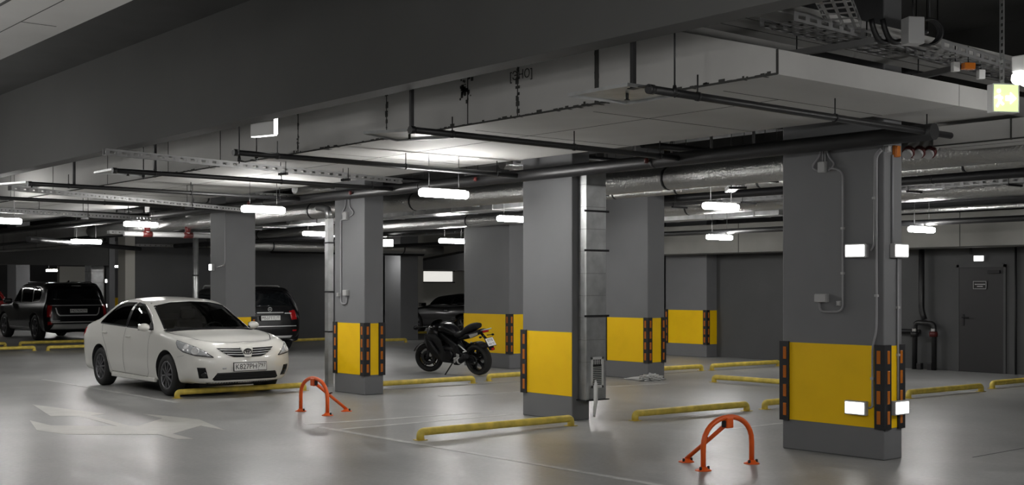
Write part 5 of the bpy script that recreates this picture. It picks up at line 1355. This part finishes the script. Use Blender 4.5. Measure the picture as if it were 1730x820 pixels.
def bike_wheel(cx, r, w, steer, hub, nm):
    d = Vector((-math.sin(steer), math.cos(steer), 0)); c = Vector((cx, 0, r)); ri = r * .71
    pr = [(ri, -w * .36), (ri + .03, -w * .42), (r - .05, -w / 2), (r - .018, -w * .36), (r, -w * .1), (r, w * .1), (r - .018, w * .36), (r - .05, w / 2), (ri + .03, w * .42), (ri, w * .36)]
    mb = MB(); mb.lathe(pr, c, d, 40, closed=True); o = mb.build('wheel', 'tyre', t)
    mb = MB(); mb.lathe([(ri + .004, -w * .36), (ri - .02, -w * .30), (ri - .02, w * .30), (ri + .004, w * .36)], c, d, 36, closed=True)
    e = d.cross(Vector((0, 0, 1)))
    for i in range(5):
        a = 2 * PI * i / 5 + .3
        for da in (-.12, .12): mb.bar(c + (e * math.cos(a) + Vector((0, 0, 1)) * math.sin(a)) * .04, c + (e * math.cos(a + da) + Vector((0, 0, 1)) * math.sin(a + da)) * (ri - .01), .02, .03, d)
    mb.lathe([(.045, -w * .5), (.045, w * .5)], c, d, 16); mb.build('rim', 'black_gloss', o)
    for s in hub:
        mb = MB(); mb.lathe([(.09, s * (w * .5)), (.15, s * (w * .5)), (.15, s * (w * .5 + .006)), (.09, s * (w * .5 + .006))], c, d, 32, closed=True); mb.build('brake_disc', 'dark_metal', o)
    return c, d
FX, RX, ST = .69, -.70, .42
fc, fd = bike_wheel(FX, .300, .12, ST, (1, -1), 'front')
rc, rd = bike_wheel(RX, .315, .19, 0, (-1,), 'rear')
# fork and steering head
head = Vector((.36, 0, .93)); fe = fd.cross(Vector((0, 0, 1)))
for s in (1, -1):
    mb = MB(); a = fc + fd * s * .10; b = head + fd * s * .10 + Vector((0, 0, -.02))
    mb.tube([a, a.lerp(b, .42), a.lerp(b, .43), b], [.030, .030, .024, .024], 12); mb.build('fork', 'dark_metal' if s < 0 else 'dark_metal', t)
    c = fc + fd * s * .085 + Vector((-.10, 0, .08)); mb = MB(); mb.bar(c + Vector((0, 0, -.05)), c + Vector((.02, 0, .06)), .05, .04, (0, 1, 0), .01); mb.build('brake_caliper', 'silver', t)
mb = MB()
for k in range(9):
    a0 = PI * (.30 + .55 * k / 8)
    pass
seg = [fc + Vector((fe.x * math.cos(q) * .325, fe.y * math.cos(q) * .325, math.sin(q) * .325)) for q in [PI * (.15 + .62 * i / 10) for i in range(11)]]
for a, b in zip(seg[:-1], seg[1:]): mb.bar(a, b + (b - a) * .1, .14, .012, fd.cross(b - a))
mb.build('front_mudguard', 'black_gloss', t)
# bodywork
loft('fuel_tank', 'black_gloss', [(.30, .88, .06, .05), (.24, .90, .13, .09), (.08, .92, .155, .11), (-.10, .87, .13, .09), (-.22, .80, .08, .05)], t)
loft('front_fairing', 'black_gloss', [(.62, .80, .04, .04), (.56, .83, .12, .09), (.44, .86, .18, .14), (.30, .82, .19, .15), (.22, .78, .16, .12)], t)
for s in (1, -1):
    mb = MB(); mb.prism([(.56, .80), (.60, .66), (.50, .50), (.34, .36), (.10, .26), (-.18, .25), (-.10, .40), (.02, .52), (.06, .70), (.20, .82)], lambda x, z, y: Vector((x, s * (.225 - .35 * max(0, x - .2) ** 2 - .10 * max(0, .45 - z)) - s * y, z)), 0, .02); sf = mb.build('side_fairing', 'black_gloss', t)
    mb = MB(); mb.prism([(.44, .70), (.30, .52), (.16, .43), (.20, .50), (.34, .66)], lambda x, z, y: Vector((x, s * (.238 - .35 * max(0, x - .2) ** 2 - .10 * max(0, .45 - z)) - s * y, z)), 0, .012); mb.build('air_vent', 'dark_metal', sf)
    mb = MB(); mb.prism([(.63, .80), (.50, .86), (.44, .82), (.56, .77)], lambda x, z, y: Vector((x, s * (.03 + .9 * (.64 - x)) + s * y, z)), -.004, .006); mb.build('headlight', 'lamp_clear', t)
mb = MB(); WSn = [[Vector((.60 - .26 * v, (.06 + .10 * v) * u, .90 + .19 * v - .04 * u * u)) for u in [-1 + i / 4 for i in range(9)]] for v in [j / 5 for j in range(6)]]
for A, B in zip(WSn[:-1], WSn[1:]):
    for i in range(8): mb.quad([A[i], A[i + 1], B[i + 1], B[i]])
bmesh.ops.remove_doubles(mb.bm, verts=mb.bm.verts, dist=.0005); mb.build('windscreen', 'dark_glass', t, smooth=True)
# engine, frame, swing arm
mb = MB(); mb.box(-.24, .20, -.17, .17, .26, .58, .05); mb.build('engine', 'dark_metal', t)
mb = MB(); mb.lathe([(.10, .16), (.11, .20), (.09, .225)], (-.10, 0, .40), (0, 1, 0), 20); mb.lathe([(.08, .16), (.085, .19), (.06, .20)], (.08, 0, .42), (0, 1, 0), 18); mb.build('crankcase_cover', 'black_gloss', t)
for s in (1, -1):
    mb = MB(); mb.bar((.34, s * .07, .88), (-.26, s * .15, .56), .05, .11, (0, 0, 1), .015); mb.bar((-.26, s * .15, .60), (-.30, s * .15, .34), .05, .10, (1, 0, 0), .012); mb.build('frame_spar', 'black_matt', t)
    mb = MB(); mb.bar((-.26, s * .14, .42), (RX - .02, s * .135, .32), .04, .085, (0, 0, 1), .012); mb.build('swing_arm', 'black_matt', t)
    mb = MB(); mb.bar((-.28, s * .16, .40), (-.36, s * .20, .38), .04, .10, (0, 0, 1), .008); mb.tube([(-.32, s * .19, .37), (-.32, s * .29, .37)], .012, 8); mb.build('foot_peg', 'silver', t)
    mb = MB(); mb.tube([(-.36, s * .17, .62), (-.58, s * .19, .50)], .014, 8); mb.tube([(-.58, s * .18, .50), (-.58, s * .28, .50)], .012, 8); mb.build('passenger_peg', 'silver', t)
mb = MB(); mb.tube([(-.22, 0, .66), (-.36, 0, .42)], .04, 10); mb.build('rear_shock', 'dark_metal', t)
mb = MB(); mb.tube([Vector((RX + .02, .125, .315)) + Vector((math.cos(q) * .085, 0, math.sin(q) * .085)) for q in [2 * PI * i / 24 for i in range(24)]], .010, 6, closed=True); mb.bar((RX, .125, .395), (-.22, .125, .46), .014, .022); mb.bar((RX, .125, .235), (-.22, .125, .37), .014, .022); mb.build('chain', 'dark_metal', t)
# silencers: short cans each side of the rear wheel
for s in (1, -1):
    mb = MB(); mb.tube([(-.20, s * .15, .24), (-.34, s * .20, .27), (-.60, s * .24, .40), (-.64, s * .24, .42)], [.035, .055, .065, .045], 14); sl = mb.build('silencer', 'black_matt', t)
    mb = MB(); mb.lathe([(.062, -.03), (.068, .0), (.064, .02)], (-.40, s * .21, .31), (-.8, s * .12, .42), 16); mb.box(-.42, -.26, s * .235 - .006, s * .235 + .006, .27, .36, .003); mb.build('heat_shield', 'silver', sl)
# seat and tail
loft('seat', 'black_matt', [(-.14, .82, .08, .05), (-.26, .80, .14, .06), (-.40, .82, .15, .07), (-.50, .90, .13, .08), (-.70, .97, .12, .075), (-.80, .99, .08, .05)], t)
loft('tail_fairing', 'black_gloss', [(-.30, .74, .10, .05), (-.50, .78, .12, .06), (-.72, .84, .10, .055), (-.92, .90, .05, .035), (-.97, .91, .02, .02)], t)
mb = MB(); mb.prism([(-.62, .82), (-.86, .87), (-.86, .83), (-.66, .76)], lambda x, z, y: Vector((x, y, z)), .115, .125); mb.build('tail_trim', 'silver', t)
mb = MB(); mb.box(-.985, -.94, -.07, .07, .86, .90, .01); mb.build('tail_light', 'lamp_red', t)
mb = MB()
mb.tube([(-.90, .06, .90), (-1.02, .10, .925), (-1.04, .0, .925), (-1.02, -.10, .925), (-.90, -.06, .90)], .012, 8); mb.build('grab_rail', 'silver', t)
# plate hanger with plate and red reflector
mb = MB(); mb.bar((-.84, 0, .84), (-1.04, 0, .66), .05, .02, (0, 1, 0)); mb.bar((-1.00, 0, .70), (-1.10, 0, .52), .14, .012, (.7, 0, .4)); mb.build('plate_hanger', 'black_matt', t)
n = Vector((-.86, 0, .5)).normalized()
plate_on(t, Vector((-1.075, 0, .675)), (0, -1, 0), n, '', '', .20, .165)
m = frame((0, -1, 0), n.cross(Vector((0, -1, 0))), Vector((-1.075, 0, .675)))
text_mesh('0770', .075, 'plate_characters', 'ink', t, m @ Matrix.Translation((0, .035, .006)), .0005); text_mesh('AA 77', .06, 'plate_characters', 'ink', t, m @ Matrix.Translation((0, -.045, .006)), .0005)
mb = MB(); mb.box(-1.125, -1.11, -.04, .04, .51, .56, .005); mb.build('rear_reflector', 'lamp_red', t)
for s in (1, -1):
    mb = MB(); mb.tube([(-.95, s * .04, .80), (-.98, s * .15, .79)], .008, 6); mb.lathe([(.012, -.03), (.024, 0), (.012, .03)], (-.98, s * .17, .79), (1, 0, 0), 10); mb.build('indicator', 'black_matt', t)
mb = MB()
seg = [rc + Vector((math.cos(q) * .345, 0, math.sin(q) * .345)) for q in [PI * (.25 + .50 * i / 8) for i in range(9)]]
for a, b in zip(seg[:-1], seg[1:]): mb.bar(a, b + (b - a) * .1, .19, .012, Vector((0, 1, 0)).cross(b - a))
mb.build('rear_mudguard', 'black_matt', t)
# bars, mirrors, levers
for s in (1, -1):
    a = head + fd * s * .10 + Vector((0, 0, .03)); b = head + fd * s * .36 + fe * (-.06) + Vector((0, 0, .05))
    mb = MB(); mb.tube([a, a.lerp(b, .5), b], [.014, .014, .014], 8); hb_ = mb.build('handlebar', 'dark_metal', t)
    mb = MB(); mb.tube([a.lerp(b, .55), b], .020, 10); mb.build('grip', 'rubber', hb_)
    mb = MB(); mb.tube([a.lerp(b, .5) + fe * .03, b + fe * .06], .006, 6); mb.build('lever', 'silver', hb_)
    q = Vector((.46, s * .17, .96)); e = Vector((.42, s * .47, 1.0)); mb = MB(); mb.tube([q, e], .010, 8); mr = mb.build('mirror', 'black_matt', t)
    mb = MB(); r = bmesh.ops.create_uvsphere(mb.bm, u_segments=14, v_segments=8, radius=1)
    for v in r['verts']: v.co = e + Vector((v.co.x * .03, s * .04 + v.co.y * .075, v.co.z * .045))
    mb.build('mirror_head', 'black_gloss', mr, smooth=True)
# side stand
mb = MB(); mb.tube([(-.16, .16, .27), (-.04, .30, .02)], .013, 8); mb.bar((-.08, .30, .02), (.0, .31, .02), .05, .014); mb.build('side_stand', 'dark_metal', t)
